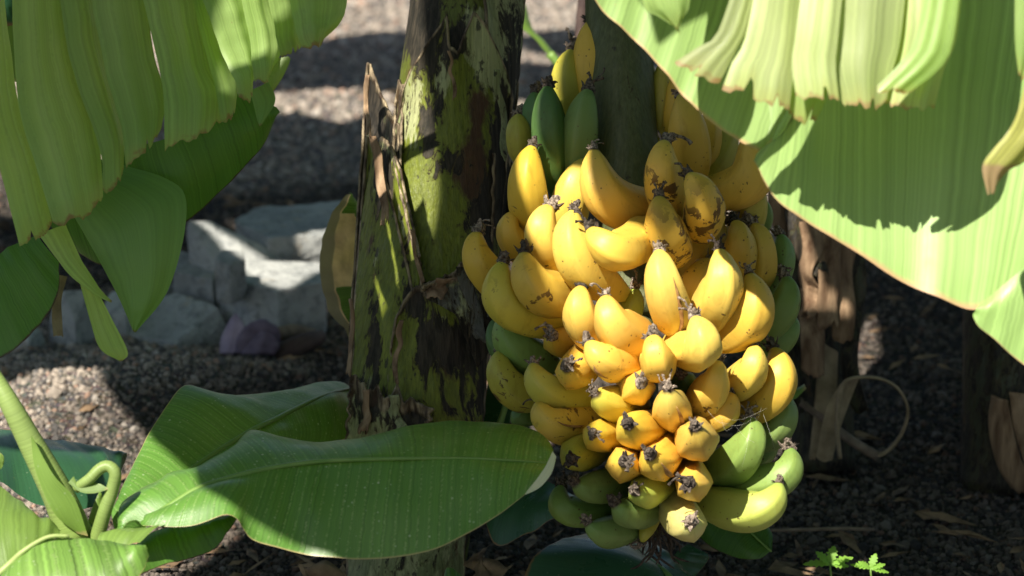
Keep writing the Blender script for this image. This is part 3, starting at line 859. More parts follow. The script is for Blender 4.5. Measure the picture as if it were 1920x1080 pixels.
Y = (0.76, 0.535, 0.105)
YO = (0.745, 0.48, 0.08)
YD = (0.63, 0.425, 0.058)
YG = (0.53, 0.45, 0.07)
OL = (0.38, 0.36, 0.05)
LG = (0.42, 0.47, 0.095)
GR = (0.185, 0.285, 0.075)
GD = (0.085, 0.165, 0.045)
PALEY = (0.68, 0.60, 0.20)
FING = [
    # tip(x,y,cm)  middle  base  width  colour  spots
    ((1073, 95, 4), (1060, 165, 3), (1075, 260, 6), 64, OL, 0),
    ((1108, 42, 4), (1106, 130, 3), (1130, 250, 6), 74, YD, 0),
    ((1004, 174, 3), (1000, 240, 2), (1018, 320, 4), 54, GD, 0),
    ((1028, 163, -1), (1027, 250, -2), (1045, 360, 2), 68, GD, 0),
    ((1103, 170, -1), (1087, 250, -2), (1085, 370, 2), 70, GR, 0),
    ((973, 217, 2), (972, 255, 1), (985, 310, 3), 50, OL, 0),
    ((998, 277, -4), (985, 350, -5), (1005, 430, -1), 76, YD, 0.1),
    ((1098, 302, 0), (1072, 360, -3), (1060, 450, 0), 76, Y, 0),
    ((1114, 284, -7), (1140, 385, -10), (1232, 390, -2), 90, YO, 0.1),
    ((1278, 180, -5), (1294, 255, -7), (1296, 350, -2), 80, YD, 0.05),
    ((1328, 205, 0), (1330, 260, 0), (1305, 320, 1), 54, YD, 0),
    ((1410, 225, 0), (1412, 350, -6), (1310, 352, -2), 84, YO, 0),
    ((1247, 268, -9), (1240, 335, -12), (1265, 405, -5), 78, YO, 0.45),
    ((1293, 331, -12), (1322, 380, -15), (1310, 440, -7), 80, YO, 0.75),
    ((1236, 375, -13), (1245, 430, -16), (1268, 485, -9), 86, YD, 0.75),
    ((1413, 340, -2), (1412, 395, -3), (1375, 465, 0), 68, YG, 0),
    ((1430, 375, 2), (1432, 410, 2), (1410, 450, 3), 42, GR, 0),
    ((1378, 418, -6), (1390, 470, -8), (1368, 545, -3), 70, YD, 0.2),
    ((1411, 422, -4), (1432, 470, -6), (1418, 545, -3), 58, YD, 0.2),
    ((1236, 472, -14), (1248, 550, -18), (1282, 628, -11), 78, Y, 0.05),
    ((1107, 432, -15), (1165, 480, -18), (1215, 420, -7), 82, YO, 0.05),
    ((1076, 398, -11), (1075, 490, -15), (1168, 550, -8), 80, Y, 0.1),
    ((1031, 390, -8), (1012, 450, -11), (1075, 505, -4), 80, Y, 0.1),
    ((968, 402, -3), (950, 435, -4), (990, 490, -1), 56, YD, 0.1),
    ((897, 437, -4), (895, 500, -6), (975, 560, -2), 68, YD, 0.2),
    ((944, 493, -7), (945, 590, -11), (1090, 592, -4), 76, YG, 0.1),
    ((984, 477, -10), (1005, 550, -14), (1095, 548, -6), 88, YD, 0.25),
    ((1090, 542, -12), (1088, 600, -16), (1132, 640, -8), 78, YO, 0.05),
    ((1137, 560, -15), (1155, 620, -19), (1222, 648, -10), 88, YO, 0.1),
    ((1350, 415, -3), (1325, 470, -5), (1272, 535, -2), 66, YD, 0),
    ((1348, 472, -12), (1356, 550, -16), (1310, 606, -9), 84, Y, 0.1),
    ((1332, 490, -7), (1300, 530, -9), (1285, 595, -6), 64, YO, 0.2),
    ((1405, 516, -10), (1412, 605, -14), (1325, 625, -7), 90, YO, 0.05),
    ((1462, 440, -1), (1468, 500, -2), (1420, 570, 0), 50, GR, 0),
    ((1472, 520, -2), (1470, 590, -6), (1370, 650, -3), 66, GR, 0.05),
    ((1478, 592, -1), (1475, 635, -3), (1400, 670, -1), 58, GR, 0.05),
    ((1302, 598, -15), (1322, 662, -21), (1256, 640, -9), 80, Y, 0.05),
    ((1224, 634, -18), (1234, 685, -22), (1236, 680, -9), 70, YO, 0.05),
    ((1105, 644, -18.5), (1144, 682, -18.5), (1205, 655, -8), 86, YO, 0.25),
    ((1035, 629, -12), (1045, 644, -9.5), (1100, 632, -3), 62, YD, 0.15),
    ((1064, 688, -17), (1077, 702, -13.5), (1115, 645, -5), 76, YO, 0.2),
    ((1000, 685, -10), (1025, 738, -13), (1112, 742, -7), 72, YG, 0.1),
    ((952, 590, -5), (958, 650, -7), (1040, 685, -3), 80, GR, 0.25),
    ((937, 661, -6), (948, 725, -8), (1025, 752, -4), 68, OL, 0.5),
    ((1010, 758, -11), (1038, 802, -14), (1118, 785, -7), 74, YD, 0.45),
    ((968, 792, -2), (980, 778, -3), (1015, 770, 0), 52, GD, 0),
    ((1116, 739, -18), (1142, 758, -16), (1205, 752, -7), 74, YG, 0.05),
    ((1202, 717, -20), (1193, 730, -15.5), (1180, 712, -6), 70, YO, 0.05),
    ((1253, 729, -22), (1260, 770, -19), (1262, 775, -8), 76, Y, 0.1),
    ((1178, 794, -22.5), (1193, 810, -18), (1240, 796, -8), 78, YO, 0.1),
    ((1112, 812, -19), (1126, 819, -15), (1180, 810, -7), 66, YD, 0.05),
    ((1071, 861, -17.5), (1084, 849, -13.5), (1142, 830, -6), 72, OL, 0.05),
    ((1171, 866, -21.5), (1169, 873, -16), (1185, 866, -7), 68, YO, 0.2),
    ((1219, 852, -22.5), (1236, 870, -18), (1258, 815, -8), 78, YO, 0.25),
    ((1303, 801, -24), (1309, 830, -19.5), (1290, 805, -8), 84, YO, 0.05),
    ((1291, 905, -21.5), (1302, 907, -16), (1282, 860, -7), 70, YO, 0.1),
    ((1190, 920, -19.5), (1214, 922, -16), (1255, 888, -7), 70, LG, 0.05),
    ((1296, 978, -20), (1284, 979, -14.5), (1240, 900, -6), 78, PALEY, 0.05),
    ((1345, 681, -15.5), (1338, 728, -16), (1302, 775, -8), 72, Y, 0.05),
    ((1413, 652, -10), (1410, 700, -14), (1362, 732, -7), 70, Y, 0.05),
    ((1449, 654, -7), (1465, 735, -11), (1375, 770, -5), 74, YD, 0.05),
    ((1368, 740, -12), (1362, 780, -14), (1300, 785, -8), 58, YD, 0.05),
    ((1406, 788, -10), (1402, 850, -13), (1322, 892, -6), 80, GR, 0.02),
    ((1466, 740, -4), (1468, 800, -8), (1390, 840, -4), 60, GR, 0.02),
    ((1446, 815, -4), (1436, 850, -6), (1370, 875, -4), 48, GR, 0.02),
    ((1480, 843, -7), (1465, 905, -11), (1335, 900, -6), 74, GR, 0.02),
    ((1460, 910, -9), (1420, 965, -14), (1300, 930, -7), 80, LG, 0.03),
    ((1078, 904, -15), (1112, 918, -13), (1195, 890, -5), 68, GR, 0.02),
    ((1053, 912, -9), (1058, 965, -11), (1160, 948, -6), 58, GR, 0.02),
    ((1153, 944, -16.5), (1182, 966, -14.5), (1240, 935, -6), 68, GR, 0.05),
    ((1102, 980, -13.5), (1135, 1002, -12), (1210, 975, -5), 62, GR, 0.02),
    ((1204, 1014, -10), (1212, 995, -10), (1226, 960, -7), 36, OL, 0.1),
    ((1215, 112, 5), (1212, 175, 5), (1212, 260, 5), 42, OL, 0),
    ((1241, 118, 4), (1241, 185, 4), (1225, 275, 5), 52, YG, 0),
    ((1264, 140, 2), (1264, 190, 2), (1252, 250, 3), 34, YD, 0),
    ((1368, 232, 3), (1355, 280, 2), (1320, 335, 2), 58, OL, 0),
    ((934, 598, 1), (932, 645, 0), (985, 700, 1), 54, GD, 0),
    ((1190, 540, -8), (1186, 580, -8), (1160, 610, -6), 50, LG, 0),
    ((1280, 705, -12), (1290, 720, -11), (1262, 735, -7), 54, GD, 0),
]
TIPP = [(0, .25), (.10, .29), (.22, .36), (.45, .50), (.8, .65), (1.2, .785), (1.7, .90), (2.3, .97), (3.0, 1.0), (99, 1.0)]


def prof(x, s):
    """x: distance from the tip in radii, s: fraction of the length"""
    r = 1.0
    for (a, p), (b, q) in zip(TIPP, TIPP[1:]):
        if x <= b:
            r = p + (q - p) * (x - a) / (b - a)
            break
    if s > 0.62:
        r *= 1 - 0.58 * ((s - 0.62) / 0.38) ** 1.6
    return r


def flower_mesh(seed):
    r = random.Random(seed)
    V, F = [], []

    def add(v, f):
        o = len(V)
        V.extend(v)
        F.extend([tuple(q + o for q in t) for t in f])
    # crumpled stub
    pts = [Vector((0, 0, -0.003)), Vector((0, 0, 0.001)), Vector((r.uniform(-.001, .001), 0, 0.004)), Vector((r.uniform(-.003, .003), r.uniform(-.003, .003), 0.008 + 0.004 * r.random()))]
    path = catmull(pts, 8)
    v, f = tube_data(path, [0.0062, 0.0066, 0.0058, 0.0048, 0.004, 0.0036, 0.003, 0.002], 10)
    add([p + Vector((mnoise.noise(p * 420 + Vector((seed, 0, 0))), mnoise.noise(p * 420 + Vector((0, seed, 9))), mnoise.noise(p * 420 + Vector((5, 0, seed))))) * 0.0022 for p in v], f)
    # withered strands, curling
    for k in range(r.choice((0, 1, 2, 2, 3))):
        a = r.uniform(0, 6.28)
        L = r.uniform(0.010, 0.022) if k else r.uniform(0.014, 0.030)
        out = r.uniform(0.3, 1.2)
        p = Vector((0, 0, 0.004))
        d = Vector((math.cos(a) * out, math.sin(a) * out, 1)).normalized()
        q = [p.copy()]
        for s in range(7):
            p = p + d * (L / 7)
            d = (d + Vector((r.uniform(-.6, .6), r.uniform(-.6, .6), r.uniform(-.55, .3)))).normalized()
            q.append(p.copy())
        path = catmull(q, 12)
        w = r.uniform(0.0011, 0.0018)
        rr = [w * (1.3 - 0.6 * i / 11) * (1 + 0.4 * mnoise.noise(Vector((i * .9, seed, k)))) for i in range(12)]
        rr[-1] *= 1.9
        rr[-2] *= 1.6
        v, f = tube_data(path, rr, 6, 0.6)
        add(v, f)
    # small ragged petals on the stub
    for k in range(5):
        a = r.uniform(0, 6.28)
        p = Vector((math.cos(a) * 0.005, math.sin(a) * 0.005, 0.001))
        d = Vector((math.cos(a) * 0.6, math.sin(a) * 0.6, r.uniform(0.2, 1.0))).normalized()
        path = catmull([p, p + d * 0.004, p + d * 0.007 + Vector((0, 0, r.uniform(-.003, .002)))], 5)
        v, f = tube_data(path, [0.002, 0.0026, 0.002, 0.0014, 0.0006], 5, 0.35)
        add(v, f)
    me = bpy.data.meshes.new('dried_flower')
    me.from_pydata([tuple(x) for x in V], [], F)
    me.update()
    return me


FLOWERS = [flower_mesh(i + 3) for i in range(16)]
for i, me in enumerate(FLOWERS):
    me.materials.append(M['flower'])


def build_banana(i, T, Mi, B, w, col, spots):
    r = random.Random(i * 31 + 5)
    T = (T[0], T[1], min(T[2], Mi[2] + 1.3))
    d3 = [P(p[0], p[1], D0 + p[2] * 0.01) for p in (T, Mi, B)]
    # quadratic curve that passes through the middle point
    d3[1] = d3[1] * 0.82 + (d3[0] + d3[2]) * 0.09
    ctrl = d3[1] * 2 - (d3[0] + d3[2]) * 0.5
    dense = []
    for k in range(61):
        t = k / 60
        dense.append(d3[0] * (1 - t) ** 2 + ctrl * 2 * t * (1 - t) + d3[2] * t * t)
    NS, SG = 30, 30
    path = catmull(dense[::6], NS + 1)
    # denser rings near the tip
    acc = [0.0]
    for a, b in zip(dense, dense[1:]):
        acc.append(acc[-1] + (b - a).length)
    L = acc[-1]
    svals = [(q / NS) ** 1.55 for q in range(NS + 1)]
    path = []
    for s in svals:
        tgt = s * L
        j = 0
        while j < 59 and acc[j + 1] < tgt:
            j += 1
        path.append(dense[j].lerp(dense[j + 1], (tgt - acc[j]) / max(acc[j + 1] - acc[j], 1e-9)))
    R = w * 0.5 * KPX * (D0 + T[2] * 0.01)
    short = min(1.0, L / (R * 4.2))
    verts, uvs, faces = [], [], []
    prev = None
    ph = r.uniform(0, 6.28)
    amp = r.uniform(0.045, 0.075)
    for q, p in enumerate(path):
        t = (path[min(q + 1, NS)] - path[max(q - 1, 0)]).normalized()
        if prev is None:
            a = t.cross(Vector((0.2, 0.9, 0.3)))
        else:
            a = prev - t * prev.dot(t)
        a.normalize()
        prev = a
        b = t.cross(a)
        s = svals[q]
        rr = R * prof(s * L / R / (1.0 if L > 4.4 * R else 0.75), s)
        ridge = amp * min(1.0, s * L / R * 0.8 + 0.15)
        for g in range(SG):
            th = 2 * math.pi * g / SG
            k5 = math.cos(5 * th + ph)
            rad = rr * (1 + ridge * (2.0 * math.exp(2.8 * (k5 - 1)) - 0.62) + 0.03 * mnoise.noise(Vector((math.cos(th) * 1.2, math.sin(th) * 1.2, s * 3 + i * 3.3))))
            verts.append(p + a * (math.cos(th) * rad) + b * (math.sin(th) * rad))
            uvs.append(((th + ph / 5) / (2 * math.pi), s))
    for q in range(NS):
        for g in range(SG):
            g2 = (g + 1) % SG
            faces.append((q * SG + g, q * SG + g2, (q + 1) * SG + g2, (q + 1) * SG + g))
    faces.append(tuple(range(SG - 1, -1, -1)))
    faces.append(tuple(NS * SG + g for g in range(SG)))
    o = link_mesh('banana', verts, faces, M['banana'], bunch, uvs)
    v = r.uniform(0.92, 1.08)
    o.color = (min(1, col[0] * v * r.uniform(.96, 1.04)), min(1, col[1] * v), col[2] * r.uniform(.8, 1.2), 1)
    o['spots'] = float(spots)
    # withered flower on the tip
    tip = path[0]
    ax = (path[0] - path[3]).normalized()
    fl = bpy.data.objects.new('dried_flower', FLOWERS[i % len(FLOWERS)])
    COL.objects.link(fl)
    fl.parent = o
    sc = 0.68 + 0.42 * r.random()
    if w < 45:
        sc *= 0.7
    up = (ax + Vector((0, -0.35, 0.25))).normalized()
    mt = up.to_track_quat('Z', 'Y').to_matrix().to_4x4() @ Matrix.Rotation(r.uniform(0, 6.28), 4, 'Z') @ Matrix.Scale(sc, 4)
    fl.matrix_local = Matrix.Translation(tip - bunch_base + up * 0.002) @ mt
    return o


BAN = [build_banana(i, *f) for i, f in enumerate(FING)]

# stalk above the fruit, running down the middle of the bunch
tube('stalk', [CROWN + Vector((0.02, -0.05, -0.1)), CROWN + Vector((0.10, -0.10, 0.06)), P(1160, -420, 2.50), P(1156, -150, 2.50), P(1160, 60, 2.49), P(1166, 200, 2.48), P(1176, 330, 2.47), P(1185, 520, 2.45),
               P(1200, 720, 2.42), P(1225, 900, 2.40), P(1240, 1000, 2.40)], 0, 0, M['stalk'], bunch, 60, 24,
     prof=lambda s: 0.0225 if s < 0.62 else 0.0235 + 0.010 * math.sin(min(1, (s - 0.62) / 0.3) * math.pi) - 0.012 * max(0, (s - 0.85) / 0.15))
for (hx, hy, hz, rw) in ((1196, 290, 4, 40), (1200, 450, 2, 46), (1200, 560, 0, 50), (1215, 680, -2, 50), (1225, 790, -3, 46), (1235, 890, -4, 40)):
    pth = catmull([P(hx - 60, hy + 10, D0 + hz * .01 + .02), P(hx - 30, hy + 4, D0 + hz * .01 - .02), P(hx + 30, hy + 2, D0 + hz * .01 - .025), P(hx + 70, hy + 8, D0 + hz * .01 + .015)], 14)
    v, f = tube_data(pth, [rw * 0.5 * KPX * D0 * (0.7 + 0.5 * math.sin(math.pi * q / 13)) for q in range(14)], 12)
    link_mesh('hand_crown', v, f, M['stalk'], bunch)
# dry fibres left at the bottom end of the stalk
V, F = [], []
for k in range(18):
    a = P(1232 + random.uniform(-18, 34), 985 + random.uniform(-30, 20), 2.36 + random.uniform(0, 0.05))
    q = [a]
    d = Vector((random.uniform(-.5, .5), random.uniform(-.4, .2), -1))
    for s in range(5):
        a = a + d.normalized() * 0.009
        d += Vector((random.uniform(-.5, .5), random.uniform(-.4, .4), random.uniform(-.2, .4)))
        q.append(a)
    v, f = tube_data(catmull(q, 9), [0.0012] * 8 + [0.0005], 5)
    F += [tuple(x + len(V) for x in t) for t in f]
    V += v
link_mesh('stalk_fibre', V, F, M['flower_dark'], bunch)

# torn, browned openings in some skins
for bi, pts, wd in ((19, [(1262, 520), (1268, 545), (1274, 575), (1278, 605), (1273, 622)], 0.0045), (44, [(1045, 790), (1060, 797), (1080, 800), (1095, 797)], 0.004),
                    (48, [(1268, 762), (1274, 775), (1277, 792), (1275, 803)], 0.0035), (53, [(1240, 868), (1246, 880), (1252, 888), (1256, 895)], 0.0055), (38, [(1113, 685), (1118, 697), (1128, 705), (1140, 710)], 0.003)):
    o = BAN[bi]
    bm_verts = [v.co.copy() + bunch_base for v in o.data.vertices]
    nrm = [v.normal.copy() for v in o.data.vertices]
    line = []
    for (x, y) in pts:
        best, bd = None, 1e9
        for p, nn in zip(bm_verts, nrm):
            rel = p - CPOS
            d = rel.dot(FWD)
            sx, sy = 960 + rel.dot(RGT) / d / KPX, 540 - rel.dot(UPV) / d / KPX
            if nn.dot(CPOS - p) < 0:
                continue
            q = (sx - x) ** 2 + (sy - y) ** 2
            if q < bd:
                bd, best = q, P(x, y, d - 0.0006)
        line.append(best)
    if any(b is None for b in line):
        continue
    cv = catmull(line, 16)
    v, f = tube_data(cv, [max(0.0005, wd * math.sin(math.pi * (q + 0.4) / 16.5)) for q in range(16)], 8, 0.3)
    s = link_mesh('split_peel', v, f, M['peel'], bunch)
    s.parent = o

# ------------------------------------------------------------------ leaves in view
S1 = 700 / 1080.0
left_leaf = thing('banana_leaf', 'large leaf torn into long drooping strips in the upper left corner', 'leaf', P(250, -120, 2.25))
DL = 2.25
tube('midrib', px3([(-120, -150, 2.30), (200, -190, 2.28), (500, -170, 2.30), (760, -90, 2.36)]), 0.012, 0.005, M['rib_pale'], left_leaf, 30, 10)
STR = [
    ([(-60, -60), (-40, 300), (10, 500), (58, 712)], [(0, -60), (50, 310), (100, 470), (150, 635)], 0.00),
    ([(42, -60), (55, 270), (110, 480), (155, 652)], [(178, -60), (212, 190), (275, 370), (298, 572)], 0.012),
    ([(176, -60), (212, 190), (290, 420), (298, 548)], [(270, -60), (300, 170), (350, 340), (360, 484)], 0.022),
    ([(266, -60), (310, 200), (358, 370), (364, 472)], [(410, -60), (440, 160), (472, 290), (468, 372)], 0.008),
    ([(408, -60), (462, 180), (480, 300), (478, 424)], [(556, -60), (600, 180), (640, 270), (642, 352)], 0.016),
    ([(552, -60), (600, 150), (632, 260), (640, 352)], [(576, -60), (642, 130), (682, 240), (684, 290)], 0.026),
    ([(574, -60), (650, 160), (684, 240), (690, 286)], [(690, -60), (730, 120), (737, 190), (726, 256)], 0.012),
    ([(688, -60), (728, 110), (736, 180), (736, 236)], [(768, -60), (803, 90), (808, 150), (792, 200)], 0.022),
    ([(770, -60), (796, 60), (808, 120), (812, 164)], [(842, -60), (855, 60), (868, 110), (872, 136)], 0.012),
    ([(838, -60), (852, 50), (868, 110), (876, 142)], [(1000, -60), (994, 20), (975, 70), (935, 115)], 0.0),
]
def dl(pts, z, top=0.03):
    n = len(pts)
    return [(p[0], p[1], DL + z + (top * (1 - k / (n - 1)))) for k, p in enumerate(pts)]
for q, (a, b, z) in enumerate(STR):
    a = [(p[0] - (6 if k else 8), p[1]) for k, p in enumerate(a[:-1])] + [a[-1]]
    b = [(p[0] + 6, p[1]) for p in b[:-1]] + [b[-1]]
    strip('leaf_strip', Z(dl(a, z), S1, 0, 0), Z(dl(b, z + 0.030), S1, 0, 0), M['torn'], left_leaf, bulge=0.009, ripple=0.005, seed=q + 1, jag=0.007, tip=0.007)
strip('leaf_strip', Z([(722, 262, 2.3), (735, 310, 2.3), (748, 362, 2.3)], S1, 0, 0), Z([(776, 236, 2.3), (797, 290, 2.31), (756, 362, 2.3)], S1, 0, 0), M['mid'], left_leaf, 14, 6, 0.004, 0.002, 21)
strip('leaf_strip', Z([(765, 240, 2.31), (790, 262, 2.31)], S1, 0, 0), Z([(800, 170, 2.31), (840, 165, 2.31), (825, 210, 2.31), (792, 264, 2.31)], S1, 0, 0), M['torn'], left_leaf, 14, 6, 0.004, 0.002, 22)

l2 = thing('banana_leaf', 'dark green leaf in shade behind the torn strips, its scorched edge curving over the gravel', 'leaf', P(300, 300, 2.42))
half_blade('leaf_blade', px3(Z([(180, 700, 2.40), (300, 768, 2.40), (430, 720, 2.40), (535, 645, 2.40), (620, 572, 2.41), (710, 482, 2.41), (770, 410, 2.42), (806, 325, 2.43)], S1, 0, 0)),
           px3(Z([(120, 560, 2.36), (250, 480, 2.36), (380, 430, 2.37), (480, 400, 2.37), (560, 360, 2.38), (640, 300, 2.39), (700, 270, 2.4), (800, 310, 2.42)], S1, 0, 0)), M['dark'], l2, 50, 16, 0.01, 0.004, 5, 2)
l3 = thing('banana_leaf', 'smooth mid green leaf piece hanging to a point in front of the grey rocks', 'leaf', P(180, 400, 2.34))
strip('leaf_blade', Z([(205, 610, 2.33), (290, 760, 2.33), (345, 865, 2.33), (385, 958, 2.33)], S1, 0, 0), Z([(330, 470, 2.36), (480, 515, 2.35), (536, 570, 2.34), (528, 700, 2.33), (480, 850, 2.33), (392, 962, 2.33)], S1, 0, 0), M['mid'], l3, 34, 14, 0.014, 0.003, 31, jag=0.0)
l4 = thing('banana_leaf', 'rounded dark green leaf end with a dried pale margin at the left edge', 'leaf', P(20, 480, 2.3))
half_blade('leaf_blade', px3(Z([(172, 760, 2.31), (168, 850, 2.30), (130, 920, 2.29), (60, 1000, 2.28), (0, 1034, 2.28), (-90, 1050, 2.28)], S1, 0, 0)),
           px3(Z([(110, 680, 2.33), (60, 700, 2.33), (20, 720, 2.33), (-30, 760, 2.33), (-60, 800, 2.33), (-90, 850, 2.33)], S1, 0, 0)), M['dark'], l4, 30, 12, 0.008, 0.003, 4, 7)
l5 = thing('banana_leaf', 'narrow yellow tipped leaf shreds dangling below the torn leaf', 'leaf', P(100, 430, 2.32))
strip('leaf_strip', Z([(112, 680, 2.31), (165, 750, 2.31), (205, 800, 2.30), (270, 850, 2.30), (322, 876, 2.3)], S1, 0, 0), Z([(190, 650, 2.32), (235, 750, 2.31), (285, 830, 2.31), (324, 870, 2.3)], S1, 0, 0), M['torn'], l5, 24, 7, 0.006, 0.003, 41, jag=0.0)
strip('leaf_strip', Z([(225, 800, 2.32), (262, 930, 2.33), (290, 1010, 2.33), (345, 1044, 2.33)], S1, 0, 0), Z([(282, 840, 2.33), (330, 935, 2.33), (370, 1018, 2.33), (352, 1046, 2.33)], S1, 0, 0), M['torn'], l5, 24, 7, 0.006, 0.003, 42, jag=0.003)
strip('dry_strip', Z([(172, 795, 2.32), (150, 880, 2.32), (155, 975, 2.32)], S1, 0, 0), Z([(195, 800, 2.33), (178, 870, 2.33), (183, 980, 2.33)], S1, 0, 0), M['dry_strip'], l5, 18, 5, 0.006, 0.002, 43)
l6 = thing('banana_leaf', 'bright green sliver of leaf behind the torn strips at the far left edge', 'leaf', P(10, 100, 2.45))
strip('leaf_blade', [(5, -30, 2.45), (10, 60, 2.45), (18, 150, 2.45)], [(40, -30, 2.46), (42, 60, 2.46), (45, 160, 2.46)], M['young_pale'], l6, 14, 5, 0.003, 0.002, 44, jag=0)
strip('leaf_blade', [(-40, -30, 2.40), (-30, 20, 2.40), (0, 50, 2.40)], [(40, -30, 2.41), (40, 10, 2.41), (30, 48, 2.41)], M['deep'], l6, 14, 5, 0.003, 0.002, 45, jag=0)

# right: hanging blade with the shadow of torn strips on it
hang = thing('banana_leaf', 'broad pale green leaf hanging over the bunch with strip shaped shadows across it', 'leaf', P(1700, -200, 2.120))


def up_from(pts, k=0.40, top=-190):
    return [(x + (y - top) * k, top, d + (y - top) * 0.0002) for x, y, d in pts]


h1 = [(1098, -40, 2.030), (1118, 0, 2.030), (1150, 40, 2.030), (1190, 76, 2.030), (1240, 130, 2.025), (1290, 190, 2.020), (1340, 235, 2.015), (1390, 268, 2.010), (1428, 286, 2.010)]
h2 = [(1420, 292, 2.005), (1417, 310, 2.005), (1428, 340, 2.005), (1460, 385, 2.005), (1540, 435, 2.005), (1600, 468, 2.005), (1680, 520, 2.005), (1760, 556, 2.000), (1826, 580, 2.000), (1870, 556, 2.005), (1930, 510, 2.010), (2010, 460, 2.010)]
h3 = [(1824, 592, 1.995), (1835, 612, 1.995), (1860, 632, 1.995), (1890, 660, 1.995), (1925, 688, 1.995), (2000, 740, 1.995)]
half_blade('leaf_blade', px3(h1), px3(up_from(h1, 0.30)), M['hanging'], hang, 50, 26, 0.0, 0.006, 4, 11)
half_blade('leaf_blade', px3(h2), px3([(1488, 215, 2.020), (1520, 60, 2.050), (1580, -60, 2.080), (1640, -190, 2.090), (1720, -190, 2.090), (1800, -190, 2.090), (1880, -190, 2.090), (1980, -190, 2.090), (2080, -190, 2.090), (2180, -190, 2.090), (2260, -190, 2.090)]), M['hanging'], hang, 60, 30, 0.0, 0.006, 4, 12)
half_blade('leaf_blade', px3([(1428, 286, 2.012), (1450, 262, 2.015), (1475, 235, 2.020), (1492, 212, 2.025)]), px3([(1420, -190, 2.090), (1500, -190, 2.090), (1560, -190, 2.090), (1660, -190, 2.100)]), M['hanging'], hang, 12, 20, 0.0, 0.002, 3, 13)
half_blade('leaf_blade', px3(h3), px3([(1830, 578, 1.996), (1872, 542, 1.996), (1910, 510, 1.996), (1950, 480, 1.996), (2000, 450, 1.996), (2080, 420, 1.996)]), M['hanging'], hang, 30, 12, 0.004, 0.003, 4, 14)
tube('midrib', px3([(1050, -330, 2.120), (1400, -215, 2.100), (1750, -205, 2.105), (2150, -210, 2.110)]), 0.013, 0.010, M['rib_pale'], hang, 30, 10)

torn_r = thing('banana_leaf', 'sunlit blurred leaf torn into broad pale strips in the upper right corner', 'leaf', P(1600, -160, 1.920))
TRR = [
    ([(1180, -430, 1.900), (1180, -150, 1.900), (1205, 5, 1.900), (1235, 30, 1.900), (1266, 50, 1.900)], [(1300, -430, 1.900), (1300, -150, 1.900), (1294, 0, 1.900), (1282, 30, 1.900), (1272, 52, 1.900)], 'torn'),
    ([(1400, -430, 1.920), (1400, -150, 1.920), (1350, 50, 1.920), (1305, 90, 1.920), (1272, 112, 1.920)], [(1440, -430, 1.925), (1440, -150, 1.925), (1410, 30, 1.925), (1378, 100, 1.925), (1352, 150, 1.925)], 'torn_pale'),
    ([(1432, -430, 1.910), (1432, -150, 1.910), (1400, 60, 1.910), (1375, 110, 1.910), (1358, 156, 1.910)], [(1512, -430, 1.920), (1512, -150, 1.920), (1496, 60, 1.920), (1488, 130, 1.920), (1480, 200, 1.920)], 'torn_pale'),
    ([(1490, -430, 1.930), (1490, -150, 1.930), (1475, 80, 1.930), (1470, 160, 1.930), (1480, 215, 1.930)], [(1570, -430, 1.930), (1570, -150, 1.930), (1560, 80, 1.930), (1550, 180, 1.930), (1530, 225, 1.930)], 'torn'),
    ([(1516, -430, 1.905), (1516, -150, 1.905), (1492, 60, 1.900), (1484, 120, 1.900), (1492, 176, 1.900)], [(1590, -430, 1.905), (1590, -150, 1.905), (1572, 60, 1.900), (1566, 120, 1.900), (1572, 182, 1.900)], 'torn_pale'),
    ([(1560, -430, 1.910), (1560, -150, 1.910), (1556, 60, 1.910), (1558, 130, 1.910), (1578, 192, 1.910)], [(1705, -430, 1.910), (1705, -150, 1.910), (1690, 60, 1.910), (1672, 140, 1.910), (1660, 198, 1.910)], 'torn_pale'),
    ([(1690, -430, 1.920), (1690, -150, 1.920), (1680, 60, 1.920), (1665, 140, 1.920), (1655, 196, 1.920)], [(1815, -430, 1.920), (1815, -150, 1.920), (1795, 60, 1.920), (1770, 130, 1.920), (1752, 200, 1.920)], 'torn_pale'),
    ([(1752, -430, 1.895), (1752, -150, 1.895), (1720, 60, 1.890), (1685, 120, 1.890), (1640, 166, 1.890)], [(1810, -430, 1.895), (1810, -150, 1.895), (1792, 50, 1.890), (1770, 120, 1.890), (1710, 172, 1.890)], 'torn'),
    ([(1905, -430, 1.890), (1905, -150, 1.890), (1902, 60, 1.890), (1910, 142, 1.890)], [(1990, -430, 1.890), (1990, -150, 1.890), (1970, 60, 1.890), (1925, 142, 1.890)], 'torn'),
    ([(1925, 140, 1.890), (1900, 230, 1.890), (1862, 280, 1.890), (1842, 312, 1.890), (1850, 358, 1.890)], [(1990, 140, 1.900), (1960, 250, 1.900), (1925, 300, 1.900), (1890, 320, 1.900), (1868, 350, 1.900)], 'yellow'),
]
for q, (a, b, m) in enumerate(TRR):
    strip('leaf_strip', a, b, M[m], torn_r, bulge=0.007, ripple=0.005, seed=q + 61, jag=0.007, tip=0.004, pleat=0.0017)
tube('midrib', px3([(1120, -460, 1.920), (1450, -480, 1.920), (1750, -470, 1.910), (2050, -440, 1.890)]), 0.006, 0.012, M['rib_pale'], torn_r, 26, 10)
